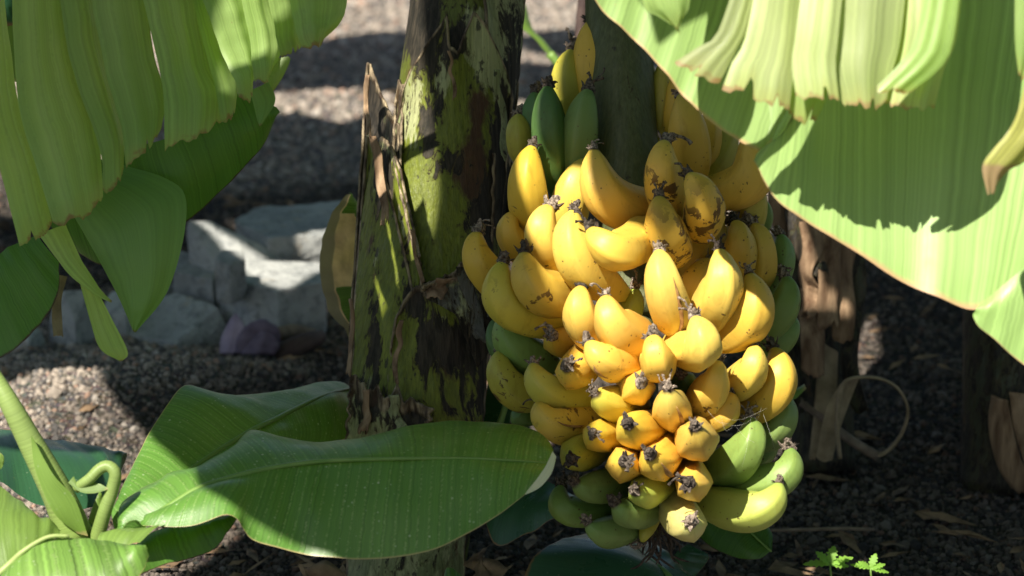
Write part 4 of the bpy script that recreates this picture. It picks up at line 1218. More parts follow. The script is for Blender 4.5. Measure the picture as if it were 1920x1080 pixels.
# strips just above the frame edge of the same leaf
# ------------------------------------------------------------------ young plant, lower left
yp_base = P(150, 1040, 2.24)
yp_base.z = 0
young = thing('young_banana_plant', 'young banana plant with broad glossy green leaves and a rolled new leaf', 'banana plant', yp_base)
tube('stem', [Vector((yp_base.x, yp_base.y, -0.02)), P(150, 1150, 2.24), P(150, 1060, 2.24), P(148, 990, 2.23)], 0.028, 0.014, M['shoot'], young, 20, 14, uv=True)
tube('rolled_leaf', px3([(142, 1010, 2.21), (110, 930, 2.20), (62, 838, 2.19), (20, 760, 2.18), (-20, 690, 2.18), (-70, 600, 2.17)]), 0.0165, 0.004, M['shoot'], young, 30, 16, uv=True)
strip('rolled_leaf_flap', [(58, 820, 2.176), (66, 880, 2.176), (100, 960, 2.18), (145, 1000, 2.19)], [(60, 818, 2.170), (100, 890, 2.172), (140, 935, 2.18), (165, 1005, 2.19)], M['young_pale'], young, 20, 6, 0.004, 0.002, 71, jag=0)
tube('hooked_shoot', px3([(180, 1015, 2.20), (196, 960, 2.19), (210, 920, 2.185), (216, 888, 2.18), (203, 874, 2.18), (186, 880, 2.18), (168, 898, 2.18), (142, 916, 2.185)]), 0.0068, 0.0045, M['shoot'], young, 40, 12, uv=True)
strip('shoot_tip', [(128, 905, 2.18), (150, 922, 2.178), (175, 925, 2.178), (203, 918, 2.18)], [(138, 893, 2.182), (150, 912, 2.18), (180, 905, 2.182), (204, 916, 2.18)], M['young_pale'], young, 16, 5, 0.003, 0.001, 72, jag=0)

y1A = [(224, 985, 2.20), (222, 962, 2.21), (230, 940, 2.22), (262, 916, 2.23), (296, 898, 2.24), (318, 884, 2.25), (374, 876, 2.27), (418, 850, 2.30), (437, 835, 2.31), (463, 808, 2.34), (481, 804, 2.34), (526, 817, 2.34), (592, 828, 2.34), (667, 824, 2.34), (700, 817, 2.34), (780, 796, 2.35), (880, 787, 2.35), (960, 794, 2.33), (1010, 812, 2.30), (1034, 838, 2.27), (1038, 866, 2.25)]
y1M = [(226, 1012, 2.19), (262, 988, 2.19), (300, 962, 2.19), (370, 918, 2.20), (430, 898, 2.21), (500, 880, 2.22), (600, 866, 2.23), (700, 862, 2.23), (850, 860, 2.23), (960, 864, 2.23), (1040, 870, 2.24)]
y1B = [(227, 1016, 2.188), (241, 982, 2.175), (296, 984, 2.165), (352, 987, 2.16), (392, 976, 2.16), (426, 965, 2.16), (448, 974, 2.16), (459, 991, 2.165), (481, 1013, 2.17), (555, 1035, 2.18), (611, 1045, 2.18), (700, 1049, 2.18), (800, 1035, 2.18), (880, 1000, 2.19), (950, 955, 2.20), (1010, 905, 2.22), (1036, 876, 2.235)]
lf, cm = blade('leaf', px3(y1A), px3(y1M), px3(y1B), M['young'], young, 110, 14, 0.008, 0.003, 7, 1)
tube('midrib', [p + UPV * 0.0005 - FWD * 0.001 for p in cm[3:]], 0.0032, 0.0010, M['rib'], young, 50, 8).parent = young
strip('leaf_tip', [(990, 918, 2.20), (1008, 896, 2.20), (1024, 872, 2.205), (1036, 846, 2.215)], [(984, 928, 2.198), (1012, 914, 2.195), (1034, 888, 2.198), (1043, 856, 2.208)], M['underside'], young, 14, 5, 0.003, 0.001, 73, jag=0)
y2A = [(218, 950, 2.30), (224, 922, 2.31), (241, 887, 2.33), (267, 836, 2.36), (293, 791, 2.39), (315, 758, 2.41), (341, 726, 2.44), (370, 728, 2.46), (426, 738, 2.50), (518, 735, 2.58), (600, 728, 2.66), (690, 724, 2.74)]
y2M = [(215, 1000, 2.27), (300, 925, 2.31), (392, 858, 2.36), (470, 808, 2.41), (511, 788, 2.44), (600, 744, 2.56), (660, 728, 2.66), (695, 726, 2.74)]
y2B = [(220, 1010, 2.27), (330, 950, 2.30), (420, 900, 2.34), (520, 860, 2.42), (600, 840, 2.52), (660, 815, 2.62), (700, 760, 2.74)]
lf, cm = blade('leaf', px3(y2A), px3(y2M), px3(y2B), M['young'], young, 80, 12, 0.006, 0.004, 7, 3)
tube('midrib', [p - FWD * 0.0015 for p in cm[3:]], 0.0034, 0.0012, M['rib'], young, 50, 8)
half_blade('leaf', px3([(-60, 798, 2.42), (0, 804, 2.42), (74, 817, 2.42), (148, 832, 2.42), (190, 846, 2.42), (238, 855, 2.42)]),
           px3([(-60, 900, 2.30), (0, 908, 2.30), (37, 930, 2.30), (90, 950, 2.29), (190, 945, 2.30), (236, 862, 2.41)]), M['deep'], young, 40, 14, 0.01, 0.004, 6, 5)
half_blade('leaf', px3([(-60, 1110, 2.12), (0, 1072, 2.12), (40, 1038, 2.12), (75, 1017, 2.13), (112, 1001, 2.15)]),
           px3([(-60, 868, 2.22), (0, 910, 2.20), (34, 938, 2.19), (70, 968, 2.18), (113, 998, 2.16)]), M['young_pale'], young, 40, 14, 0.01, 0.004, 6, 6)
half_blade('leaf', px3([(-60, 1180, 2.07), (40, 1160, 2.07), (160, 1140, 2.07), (238, 1105, 2.08), (268, 1070, 2.09), (279, 1042, 2.10)]),
           px3([(-40, 1110, 2.10), (10, 1066, 2.11), (45, 1034, 2.11), (90, 1008, 2.115), (180, 1009, 2.12), (276, 1026, 2.11)]), M['striped'], young, 50, 16, 0.012, 0.004, 6, 8)
tube('midrib', px3([(-40, 1108, 2.098), (10, 1065, 2.107), (45, 1033, 2.107), (90, 1007, 2.112), (130, 1005, 2.115)]), 0.0035, 0.0015, M['rib_pale'], young, 24, 8)
half_blade('leaf', px3([(262, 1080, 2.22), (304, 1060, 2.22), (370, 1044, 2.22), (410, 1020, 2.22), (446, 970, 2.23)]),
           px3([(250, 1025, 2.23), (285, 1000, 2.24), (330, 985, 2.24), (390, 972, 2.24), (446, 962, 2.24)]), M['dark'], young, 30, 12, 0.01, 0.003, 6, 9)
half_blade('leaf', px3([(182, 1020, 2.15), (220, 1022, 2.14), (262, 1018, 2.14)]), px3([(188, 998, 2.16), (230, 992, 2.16), (310, 985, 2.165)]), M['young_pale'], young, 16, 8, 0.004, 0.002, 6, 10)
half_blade('leaf', px3([(158, 1000, 2.25), (170, 960, 2.25), (186, 920, 2.26)]), px3([(176, 1000, 2.25), (186, 970, 2.25), (192, 930, 2.26)]), M['young_pale'], young, 16, 8, 0.004, 0.002, 6, 12)
half_blade('leaf', px3([(-40, 840, 2.19), (2, 850, 2.19), (8, 865, 2.19)]), px3([(-40, 900, 2.19), (0, 880, 2.19), (7, 868, 2.19)]), M['young_pale'], young, 12, 6, 0.003, 0.002, 6, 13)

# leaves low under the bunch
sk = thing('banana_sucker', 'low dark green sucker leaves spreading under the banana bunch', 'banana plant', Vector((P(1150, 1150, 2.6).x, P(1150, 1150, 2.6).y, 0)))
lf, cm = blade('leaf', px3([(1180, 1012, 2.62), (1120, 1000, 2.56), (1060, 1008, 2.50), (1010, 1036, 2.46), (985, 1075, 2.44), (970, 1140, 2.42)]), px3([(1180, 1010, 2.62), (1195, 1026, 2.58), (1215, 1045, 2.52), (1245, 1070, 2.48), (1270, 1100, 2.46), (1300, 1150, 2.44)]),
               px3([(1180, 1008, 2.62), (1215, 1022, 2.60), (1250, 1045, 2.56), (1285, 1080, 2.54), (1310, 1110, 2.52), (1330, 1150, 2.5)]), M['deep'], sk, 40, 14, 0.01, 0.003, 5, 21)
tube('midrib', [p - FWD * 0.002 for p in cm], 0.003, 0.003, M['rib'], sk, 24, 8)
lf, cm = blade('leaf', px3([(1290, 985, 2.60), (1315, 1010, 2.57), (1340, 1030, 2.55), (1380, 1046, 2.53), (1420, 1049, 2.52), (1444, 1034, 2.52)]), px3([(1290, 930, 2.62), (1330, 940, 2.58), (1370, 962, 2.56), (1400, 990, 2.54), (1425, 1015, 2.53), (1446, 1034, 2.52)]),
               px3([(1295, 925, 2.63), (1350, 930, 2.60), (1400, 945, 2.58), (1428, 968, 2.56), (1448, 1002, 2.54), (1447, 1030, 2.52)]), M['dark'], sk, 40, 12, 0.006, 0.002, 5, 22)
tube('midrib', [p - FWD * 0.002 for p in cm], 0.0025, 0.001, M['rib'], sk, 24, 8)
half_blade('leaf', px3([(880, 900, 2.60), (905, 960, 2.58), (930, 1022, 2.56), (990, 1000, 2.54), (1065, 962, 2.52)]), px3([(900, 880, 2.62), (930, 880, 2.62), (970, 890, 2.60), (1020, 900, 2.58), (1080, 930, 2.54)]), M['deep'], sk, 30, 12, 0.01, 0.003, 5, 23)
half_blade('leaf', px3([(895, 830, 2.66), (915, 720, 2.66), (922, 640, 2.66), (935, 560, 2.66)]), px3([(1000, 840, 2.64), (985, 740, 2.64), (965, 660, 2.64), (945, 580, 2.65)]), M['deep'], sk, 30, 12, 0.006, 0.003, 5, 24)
tube('petiole', px3([(925, 830, 2.60), (942, 780, 2.60), (955, 735, 2.60)]), 0.004, 0.003, M['rib'], sk, 12, 8)
half_blade('leaf', px3([(1300, 1085, 2.58), (1330, 1045, 2.58), (1310, 1030, 2.58)]), px3([(1250, 1085, 2.58), (1265, 1040, 2.58), (1290, 1020, 2.58)]), M['deep'], sk, 16, 8, 0.004, 0.002, 5, 25)
half_blade('leaf', px3([(830, 1095, 2.45), (838, 1064, 2.45), (862, 1075, 2.45), (875, 1095, 2.45)]), px3([(835, 1110, 2.44), (842, 1095, 2.44), (852, 1095, 2.44), (862, 1110, 2.44)]), M['young'], sk, 14, 6, 0.003, 0.001, 5, 26)

# half dead leaf beside the trunk
dl_ = thing('dying_leaf', 'curled half dead leaf with a brown papery middle left of the trunk', 'leaf', P(650, 500, 2.66))
half_blade('leaf_blade', px3([(660, 640, 2.64), (628, 598, 2.66), (605, 540, 2.68), (600, 470, 2.69), (618, 405, 2.70), (650, 364, 2.70)]), px3([(690, 655, 2.68), (690, 600, 2.70), (690, 540, 2.72), (690, 470, 2.74), (688, 410, 2.74), (662, 362, 2.72)]),
           M['dying'], dl_, 40, 18, 0.006, 0.006, 5, 31, attr=lambda s, t: 2.0 if t < 0.22 else (1.0 if 0.40 < s < 0.86 - 0.35 * max(0, t - 0.5) else 0.1))

# pale thin leaf blurred in the distance
far_leaf = thing('banana_shoot', 'thin yellow green leaf shoot blurred behind the trunk', 'leaf', P(1010, 90, 3.4))
strip('leaf_blade', [(940, -20, 3.4), (975, 50, 3.4), (1005, 75, 3.4), (1035, 110, 3.4)], [(985, 10, 3.42), (1000, 55, 3.42), (1022, 80, 3.42), (1045, 108, 3.42)], M['young_pale'], far_leaf, 18, 6, 0.004, 0.002, 81, jag=0)
tube('petiole', px3([(1030, 100, 3.4), (1055, 130, 3.4), (1085, 175, 3.38)]), 0.006, 0.006, M['rib'], far_leaf, 12, 8)
fs = thing('withered_shoot', 'dark withered stem beside the bunch stalk', 'stem', P(1095, 60, 3.2))
tube('stem', px3([(1100, -40, 3.2), (1092, 20, 3.2), (1088, 80, 3.2), (1090, 200, 3.2)]), 0.008, 0.006, M['bract_dark'], fs, 14, 8)

# ------------------------------------------------------------------ background trunks
def bg_trunk(label, cols, d, seed, extra):
    base = P(cols[-1][1], cols[-1][0], d)
    base.z = 0
    t = thing('banana_plant', label, 'banana plant', base)
    path = catmull([P(x, y, d) for y, x, w in cols], 40)
    ws = [w for y, x, w in cols]
    rad = [ws[min(int(q / 39 * (len(ws) - 1)), len(ws) - 2)] * (1 - (q / 39 * (len(ws) - 1)) % 1) + ws[min(int(q / 39 * (len(ws) - 1)) + 1, len(ws) - 1)] * ((q / 39 * (len(ws) - 1)) % 1) for q in range(40)]
    rad = [max(r, 10) * 0.5 * KPX * d for r in rad]
    v, f = tube_data(path, rad, 28)
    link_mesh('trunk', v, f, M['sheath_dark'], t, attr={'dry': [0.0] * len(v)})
    for k, (A, B, m) in enumerate(extra):
        o = strip('dry_sheath', A, B, M[m], t, 26, 10, 0.012, 0.008, seed + k, jag=0.012)
        md = o.modifiers.new('thickness', 'SOLIDIFY')
        md.thickness = 0.003
    return t


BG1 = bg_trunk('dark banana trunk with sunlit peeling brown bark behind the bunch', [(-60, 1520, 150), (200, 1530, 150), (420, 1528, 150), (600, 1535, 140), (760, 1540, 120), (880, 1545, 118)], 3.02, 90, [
    ([(1442, 331, 2.942), (1441, 392, 2.939), (1455, 445, 2.948), (1452, 505, 2.949), (1451, 554, 2.954)], [(1476, 333, 2.935), (1469, 399, 2.944), (1481, 448, 2.954), (1477, 509, 2.947), (1483, 565, 2.954)], 'dry_sheath'),
    ([(1473, 365, 2.927), (1477, 425, 2.921), (1476, 498, 2.93), (1477, 575, 2.934), (1480, 636, 2.939)], [(1520, 359, 2.94), (1515, 441, 2.928), (1516, 496, 2.932), (1526, 579, 2.942), (1530, 650, 2.932)], 'sheath_dark'),
    ([(1501, 417, 2.923), (1505, 471, 2.905), (1499, 513, 2.924), (1507, 553, 2.924), (1503, 595, 2.917)], [(1534, 415, 2.905), (1542, 463, 2.907), (1524, 513, 2.904), (1547, 555, 2.927), (1528, 593, 2.913)], 'dry_sheath'),
    ([(1517, 336, 2.909), (1523, 384, 2.919), (1520, 431, 2.931), (1517, 473, 2.931), (1522, 521, 2.908)], [(1567, 336, 2.931), (1568, 388, 2.922), (1565, 428, 2.925), (1563, 476, 2.908), (1569, 523, 2.909)], 'sheath_dark'),
    ([(1532, 430, 2.914), (1525, 472, 2.914), (1535, 523, 2.907), (1533, 571, 2.917), (1535, 617, 2.917)], [(1571, 435, 2.916), (1575, 472, 2.909), (1574, 522, 2.912), (1568, 574, 2.916), (1573, 612, 2.908)], 'dry_sheath'),
    ([(1563, 355, 2.921), (1567, 426, 2.921), (1560, 495, 2.926), (1562, 567, 2.932), (1563, 638, 2.932)], [(1600, 368, 2.924), (1609, 439, 2.924), (1595, 507, 2.933), (1604, 577, 2.921), (1599, 636, 2.923)], 'dry_sheath'),
    ([(1577, 419, 2.95), (1585, 511, 2.938), (1585, 594, 2.944), (1580, 670, 2.942), (1592, 762, 2.95)], [(1603, 408, 2.951), (1625, 515, 2.933), (1618, 585, 2.936), (1609, 682, 2.929), (1630, 770, 2.942)], 'sheath_dark'),
    ([(1455, 563, 2.932), (1463, 615, 2.943), (1466, 663, 2.936), (1463, 714, 2.95), (1472, 764, 2.929)], [(1482, 564, 2.941), (1490, 604, 2.949), (1491, 661, 2.948), (1498, 718, 2.928), (1498, 754, 2.941)], 'sheath_dark'),
    ([(1499, 540, 2.932), (1497, 575, 2.936), (1501, 618, 2.921), (1502, 658, 2.916), (1502, 696, 2.922)], [(1531, 529, 2.916), (1542, 570, 2.925), (1544, 622, 2.922), (1543, 665, 2.922), (1544, 707, 2.922)], 'dry_sheath'),
    ([(1494, 301, 2.923), (1491, 337, 2.924), (1488, 369, 2.923), (1502, 408, 2.919), (1500, 445, 2.932)], [(1552, 300, 2.93), (1547, 336, 2.93), (1554, 380, 2.922), (1561, 396, 2.933), (1563, 446, 2.927)], 'sheath_dark'),
    ([(1540, 640, 2.95), (1530, 740, 2.95), (1518, 860, 2.95)], [(1570, 660, 2.95), (1565, 760, 2.95), (1545, 862, 2.95)], 'dry_strip'),
    ([(1480, 640, 2.96), (1490, 700, 2.96), (1500, 760, 2.96)], [(1510, 630, 2.95), (1520, 700, 2.95), (1530, 790, 2.95)], 'sheath_dark')])
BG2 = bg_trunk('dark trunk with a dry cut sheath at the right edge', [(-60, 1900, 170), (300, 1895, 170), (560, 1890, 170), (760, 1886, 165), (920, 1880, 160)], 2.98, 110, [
    ([(1862, 740, 2.89), (1856, 800, 2.89), (1872, 870, 2.89), (1900, 915, 2.89)], [(1890, 750, 2.87), (1900, 800, 2.87), (1915, 860, 2.87), (1940, 915, 2.87)], 'dry_sheath'),
    ([(1892, 735, 2.87), (1900, 800, 2.87), (1920, 870, 2.87), (1935, 915, 2.87)], [(1930, 740, 2.88), (1950, 800, 2.88), (1960, 860, 2.88), (1970, 915, 2.88)], 'dry_sheath'),
    ([(1870, 560, 2.90), (1866, 640, 2.90), (1860, 760, 2.90)], [(1950, 560, 2.89), (1950, 640, 2.89), (1950, 760, 2.89)], 'sheath_dark')])

# curled dry strip and dead petiole by the trunk behind
t = thing('dry_leaf_loop', 'dry tan leaf strip curled into a loop on the dark soil', 'dry leaf', P(1600, 860, 2.97))
tube('strip', px3([(1575, 860, 2.90), (1570, 800, 2.90), (1575, 740, 2.90), (1590, 712, 2.90), (1640, 708, 2.90), (1680, 725, 2.90), (1702, 765, 2.91), (1692, 810, 2.92), (1665, 845, 2.93), (1640, 856, 2.94)]), 0.0055, 0.004, M['dry_strip'], t, 60, 8, 0.4)
tube('petiole', px3([(1470, 728, 2.96), (1530, 775, 2.95), (1590, 822, 2.94), (1645, 856, 2.94)]), 0.005, 0.006, M['twig'], t, 24, 8)
strip('strip', [(1575, 720, 2.91), (1548, 770, 2.91), (1530, 860, 2.92)], [(1612, 705, 2.91), (1580, 790, 2.91), (1560, 864, 2.92)], M['dry_strip'], t, 18, 6, 0.004, 0.004, 95)

# small green bud right of the bunch
t = thing('green_sprout', 'small pale green sprout beside the right side of the bunch', 'plant', P(1480, 740, 2.75))
strip('leaf', [(1470, 745, 2.75), (1490, 748, 2.75), (1512, 728, 2.75)], [(1472, 715, 2.76), (1490, 728, 2.76), (1508, 720, 2.76)], M['young_pale'], t, 12, 5, 0.006, 0.001, 96, jag=0)
strip('leaf', [(1470, 730, 2.75), (1482, 712, 2.75), (1488, 702, 2.75)], [(1480, 745, 2.75), (1494, 725, 2.75), (1490, 703, 2.75)], M['young'], t, 12, 5, 0.006, 0.001, 97, jag=0)


# ------------------------------------------------------------------ rocks
def at_height(px, py, z):
    dirv = FWD + RGT * ((px - 960) * KPX) - UPV * ((py - 540) * KPX)
    return CPOS + dirv * ((z - CAM_H) / dirv.z)


def rock(label, top, foot, seed):
    """quarried stone: top corners (px, py, height), sides going down to height foot"""
    r = random.Random(seed)
    pts = [at_height(*p) for p in top]
    c = sum(pts, Vector()) / len(pts)
    pts = [c + (p - c) * 0.94 for p in pts]
    for p in list(pts):
        q = p + (p - c) * r.uniform(-0.12, 0.03)
        q.z = foot + r.uniform(-0.01, 0.01)
        pts.append(q)
        m = p.lerp(q, r.uniform(.3, .6)) + (p - c).normalized() * r.uniform(0.0, 0.012)
        m.z = (p.z + foot) / 2
        pts.append(m)
    c = sum(pts, Vector()) / len(pts)
    bm = bmesh.new()
    for p in pts:
        bm.verts.new(p - c)
    bmesh.ops.convex_hull(bm, input=bm.verts)
    bmesh.ops.delete(bm, geom=[v for v in bm.verts if not v.link_faces], context='VERTS')
    bmesh.ops.bevel(bm, geom=bm.edges[:], offset=0.0015, segments=1, affect='EDGES', clamp_overlap=True)
    bmesh.ops.triangulate(bm, faces=bm.faces[:])
    for _ in range(4):
        bmesh.ops.subdivide_edges(bm, edges=[e for e in bm.edges if e.calc_length() > 0.014], cuts=1)
        bmesh.ops.triangulate(bm, faces=[f for f in bm.faces if len(f.verts) > 3])
    bm.normal_update()
    for v in bm.verts:
        n = mnoise.noise(v.co * 16 + Vector((seed, 0, 0))) * 0.0025 + mnoise.noise(v.co * 48 + Vector((0, seed, 0))) * 0.0022 + mnoise.noise(v.co * 120) * 0.0012
        v.co += v.normal * n
    me = bpy.data.meshes.new('rock')
    bm.to_mesh(me)
    bm.free()
    me.materials.append(M['rock'])
    o = bpy.data.objects.new('rock', me)
    COL.objects.link(o)
    o.location = c
    tag(o, label, 'rock', 'grey rocks lying on the gravel')
    return o


rock('pale flat slab of rock, highest of the pile, right beside the dying leaf', [(430, 412, .125), (502, 448, .12), (614, 442, .12), (665, 420, .12), (660, 372, .12), (480, 388, .125)], .065, 1)
rock('long angular grey rock sloping down from the leaf point', [(346, 440, .12), (400, 500, .09), (470, 530, .07), (565, 500, .075), (520, 470, .10), (392, 408, .15), (350, 412, .15)], -.02, 2)
rock('large square cut grey rock in front of the slab', [(410, 520, .085), (520, 548, .085), (612, 530, .085), (616, 492, .095), (470, 484, .095), (420, 500, .09)], -.02, 3)
rock('dark grey block of rock, left of the square cut rock', [(320, 508, .08), (400, 528, .075), (412, 500, .085), (380, 474, .095), (335, 470, .095)], -.02, 4)
rock('low flat rock in front of the pile with its face to the sky', [(218, 622, .015), (330, 648, .012), (432, 610, .025), (415, 574, .05), (330, 545, .06), (240, 572, .04)], -.02, 5)
rock('rough grey rock half hidden by the dangling leaf shreds', [(92, 590, .05), (140, 604, .05), (170, 580, .06), (165, 540, .085), (115, 542, .085)], -.02, 6)
rock('small round grey stone on top of the square cut rock', [(398, 488, .125), (432, 500, .12), (462, 488, .125), (455, 468, .135), (415, 464, .135)], .07, 7)
rock('grey rock low at the left behind the round leaf end', [(-10, 628, .03), (55, 640, .03), (82, 620, .035), (60, 598, .05), (10, 600, .05)], -.02, 8)
rock('dark broken stone under the leaf point', [(192, 575, .05), (235, 588, .045), (262, 570, .05), (250, 545, .065), (208, 545, .065)], -.02, 9)
rock('shadowed stone low between the leaf point and the flat rock', [(262, 545, .05), (310, 552, .05), (325, 530, .06), (280, 515, .07)], -.02, 10)

# purple flower bract and brown stem piece on the soil
br = thing('banana_flower_bract', 'faded purple banana flower bract lying on the dark soil', 'flower bract', P(470, 660, 3.36))
for A, B, m, s in (([(412, 664, 3.34), (414, 635, 3.34), (428, 605, 3.34), (440, 588, 3.34)], [(440, 664, 3.33), (456, 640, 3.33), (458, 612, 3.33), (444, 587, 3.34)], 'bract_pale', 1),
                   ([(440, 662, 3.32), (446, 630, 3.32), (468, 606, 3.32), (490, 600, 3.33)], [(512, 664, 3.32), (526, 640, 3.32), (520, 612, 3.32), (494, 600, 3.33)], 'bract', 2),
                   ([(452, 664, 3.31), (470, 640, 3.31), (490, 620, 3.31)], [(515, 666, 3.31), (524, 648, 3.31), (512, 626, 3.31)], 'bract', 3)):
    o = strip('petal', A, B, M[m], br, 16, 12, 0.012, 0.004, s + 100, jag=0.002)
    md = o.modifiers.new('thickness', 'SOLIDIFY')
    md.thickness = 0.003
st = thing('dry_stem_piece', 'dark brown withered stem piece beside the purple bract', 'stem', P(560, 650, 3.36))
tube('stem', px3([(522, 668, 3.34), (545, 655, 3.34), (575, 640, 3.36), (600, 632, 3.4)]), 0.016, 0.010, M['bract_dark'], st, 16, 10)
tube('stem', px3([(520, 628, 3.38), (550, 622, 3.4), (585, 632, 3.42)]), 0.010, 0.012, M['twig'], st, 16, 10)

# twig, dead leaves and litter on the soil
tw = link_mesh('twig', *tube_data(catmull([G(1445, 1014, 0.012), G(1520, 1012, 0.012), G(1580, 1014, 0.014), G(1638, 1012, 0.012)], 14), [0.0022] * 14, 6), M['twig'])
tag(tw, 'thin straight dry twig lying on the dark soil right of the bunch', 'twig')


def crumpled(name, label, pts, seed, mat='deadleaf'):
    c = P(*pts[0])
    t = thing(name, label, 'dry leaf', c)
    n = len(pts)
    m = n // 2
    o = strip('dead_blade', pts[:m], pts[m:][::-1], M[mat], t, 22, 14, 0.012, 0.016, seed, jag=0.01)
    return t


crumpled('dead_leaf', 'crumpled brown dead leaf on the ground right of the trunk foot', [(868, 1060, 2.56), (880, 1045, 2.57), (925, 1020, 2.6), (880, 1095, 2.52), (930, 1090, 2.52), (962, 1060, 2.54)], 131)
crumpled('dead_leaf', 'brown rolled dead leaf under the glossy front leaf', [(560, 1050, 2.55), (575, 1080, 2.52), (580, 1120, 2.5), (640, 1045, 2.55), (650, 1080, 2.5), (655, 1120, 2.5)], 132)

V, F = [], []
lr = random.Random(11)
for k in range(900):
    y = 2.4 + 4.0 * lr.random() ** 2
    x = lr.uniform(-1, 1) * (0.3 * y)
    L, W = lr.uniform(0.008, 0.035), lr.uniform(0.002, 0.007)
    a = lr.uniform(0, 6.28)
    c = Vector((x, y, ground_h(x, y) + lr.uniform(0.004, 0.01)))
    dx = Vector((math.cos(a), math.sin(a), lr.uniform(-.25, .25)))
    dy = Vector((-math.sin(a), math.cos(a), lr.uniform(-.5, .5)))
    b = len(V)
    hgt = Vector((0, 0, lr.uniform(0.001, 0.004)))
    V += [c - dx * L, c - dy * W, c + dx * L * 0.2 - dy * W + hgt, c + dx * L, c + dx * L * 0.2 + dy * W, c - dx * L * 0.3 + dy * W + hgt]
    F.append((b, b + 1, b + 2, b + 3, b + 4, b + 5))
lit = link_mesh('leaf_litter', V, F, M['deadleaf'], smooth=False)
lit['kind'] = 'stuff'
lit['label'] = 'dry leaf scraps scattered on the soil'


# seedling with toothed leaflets
def leaflet(c, d, L, W, up, parent):
    rows = []
    n = 10
    side = d.cross(up).normalized()
    V, F, U = [], [], []
    for i in range(n + 1):
        s = i / n
        w = W * math.sin(math.pi * min(1, s * 0.96 + 0.04)) ** 0.8 * (1.25 if i % 2 else 0.72)
        p = c + d * L * s - up * (L * 0.25 * s * s)
        V += [p - side * w, p + up * 0.001, p + side * w]
        U += [(s * 0.05, 0.5), (s * 0.05, 0.0), (s * 0.05, 0.5)]
    for i in range(n):
        b = i * 3
        F += [(b, b + 1, b + 4, b + 3), (b + 1, b + 2, b + 5, b + 4)]
    return link_mesh('leaflet', V, F, M['seedling'], parent, U)


def seedling(label, px, py, d, size, seed):
    r = random.Random(seed)
    top = P(px, py, d)
    base = Vector((top.x, top.y + 0.01, ground_h(top.x, top.y + 0.01)))
    t = thing('seedling', label, 'seedling', base, 'toothed green seedlings at the bottom edge')
    tube('stem', [base, (base + top) / 2 + Vector((0.004, 0, 0)), top], 0.0016, 0.001, M['seedling'] if False else M['rib'], t, 10, 6)
    up = (UPV * 0.8 - FWD * 0.6).normalized()
    for a in (-165, -130, -80, -30, 5):
        an = math.radians(a + r.uniform(-8, 8))
        d_ = (RGT * math.cos(an) - UPV * math.sin(an) * 0.8 * (1 if a > -181 else 1) + Vector((0, 0, 0.05))).normalized()
        leaflet(top, d_, size * r.uniform(0.75, 1.1), size * 0.2, up, t)
    return t


seedling('small bright green toothed seedling at the bottom edge, left of its smaller neighbour', 1556, 1058, 2.52, 0.026, 1)
seedling('smallest bright green seedling at the bottom edge by the sunlit gravel', 1632, 1066, 2.53, 0.020, 2)

# cobweb over the lower right bananas
V, F = [], []
wr = random.Random(4)
anch = [(1285, 770), (1320, 760), (1345, 785), (1375, 800), (1410, 780), (1430, 770), (1400, 730), (1440, 690), (1420, 830), (1445, 880), (1460, 850), (1305, 755), (1290, 740), (1370, 720), (1390, 870)]
for k in range(18):
    a, b = wr.sample(anch, 2)
    if math.hypot(a[0] - b[0], a[1] - b[1]) > 110:
        continue
    d = 2.285
    q = [P(a[0] + wr.uniform(-8, 8), a[1] + wr.uniform(-8, 8), d), P((a[0] + b[0]) / 2, (a[1] + b[1]) / 2 + wr.uniform(4, 18), d + wr.uniform(-.01, .01)), P(b[0] + wr.uniform(-8, 8), b[1] + wr.uniform(-8, 8), d + 0.02)]
    v, f = tube_data(catmull(q, 8), [wr.uniform(0.00003, 0.00007)] * 8, 4)
    F += [tuple(x + len(V) for x in tt) for tt in f]
    V += v
wb = link_mesh('cobweb', V, F, M['web'])
tag(wb, 'fine white cobweb strung between the lower right bananas', 'cobweb')

# ------------------------------------------------------------------ unseen leaf sheets added overhead to cast the shade, above the frame
def shade_leaf(A, B, t, parent=plant, mat='deep', seed=0, petiole=True, nu=40, nv=14):
    """added leaf sheet, outlined by the wanted shade and moved towards the sun"""
    a = [Vector(p) + SUN * t for p in A]
    b = [Vector(p) + SUN * t for p in B]
    half_blade('leaf', a, b, M[mat], parent, nu, nv, 0.0, 0.01, 5, seed)


def GP(pts):
    return [G(x, y) for x, y in pts]


OA = [(985, -420, 2.45), (995, 100, 2.45), (1000, 390, 2.40), (1055, 560, 2.36), (1080, 640, 2.34), (1110, 750, 2.32), (1150, 860, 2.30), (1190, 940, 2.32), (1240, 1040, 2.35), (1260, 1160, 2.35)]
OB = [(560, -420, 2.35), (600, 100, 2.35), (370, 390, 2.33), (265, 560, 2.30), (225, 690, 2.34), (252, 785, 2.36), (320, 850, 2.33), (374, 880, 2.26), (390, 930, 2.22), (450, 965, 2.18), (560, 1022, 2.18), (650, 1056, 2.18), (760, 1160, 2.18)]
shade_leaf(px3(OA), px3(OB), 1.15, seed=201)
shade_leaf(px3([(360, -420, 2.25), (362, 0, 2.25), (385, 150, 2.25), (400, 300, 2.25), (340, 560, 2.27), (250, 690, 2.3)]), px3([(-200, -420, 2.25), (-200, 0, 2.25), (-200, 150, 2.25), (-200, 300, 2.25), (-200, 560, 2.25), (-200, 690, 2.25)]), 1.25, seed=202)
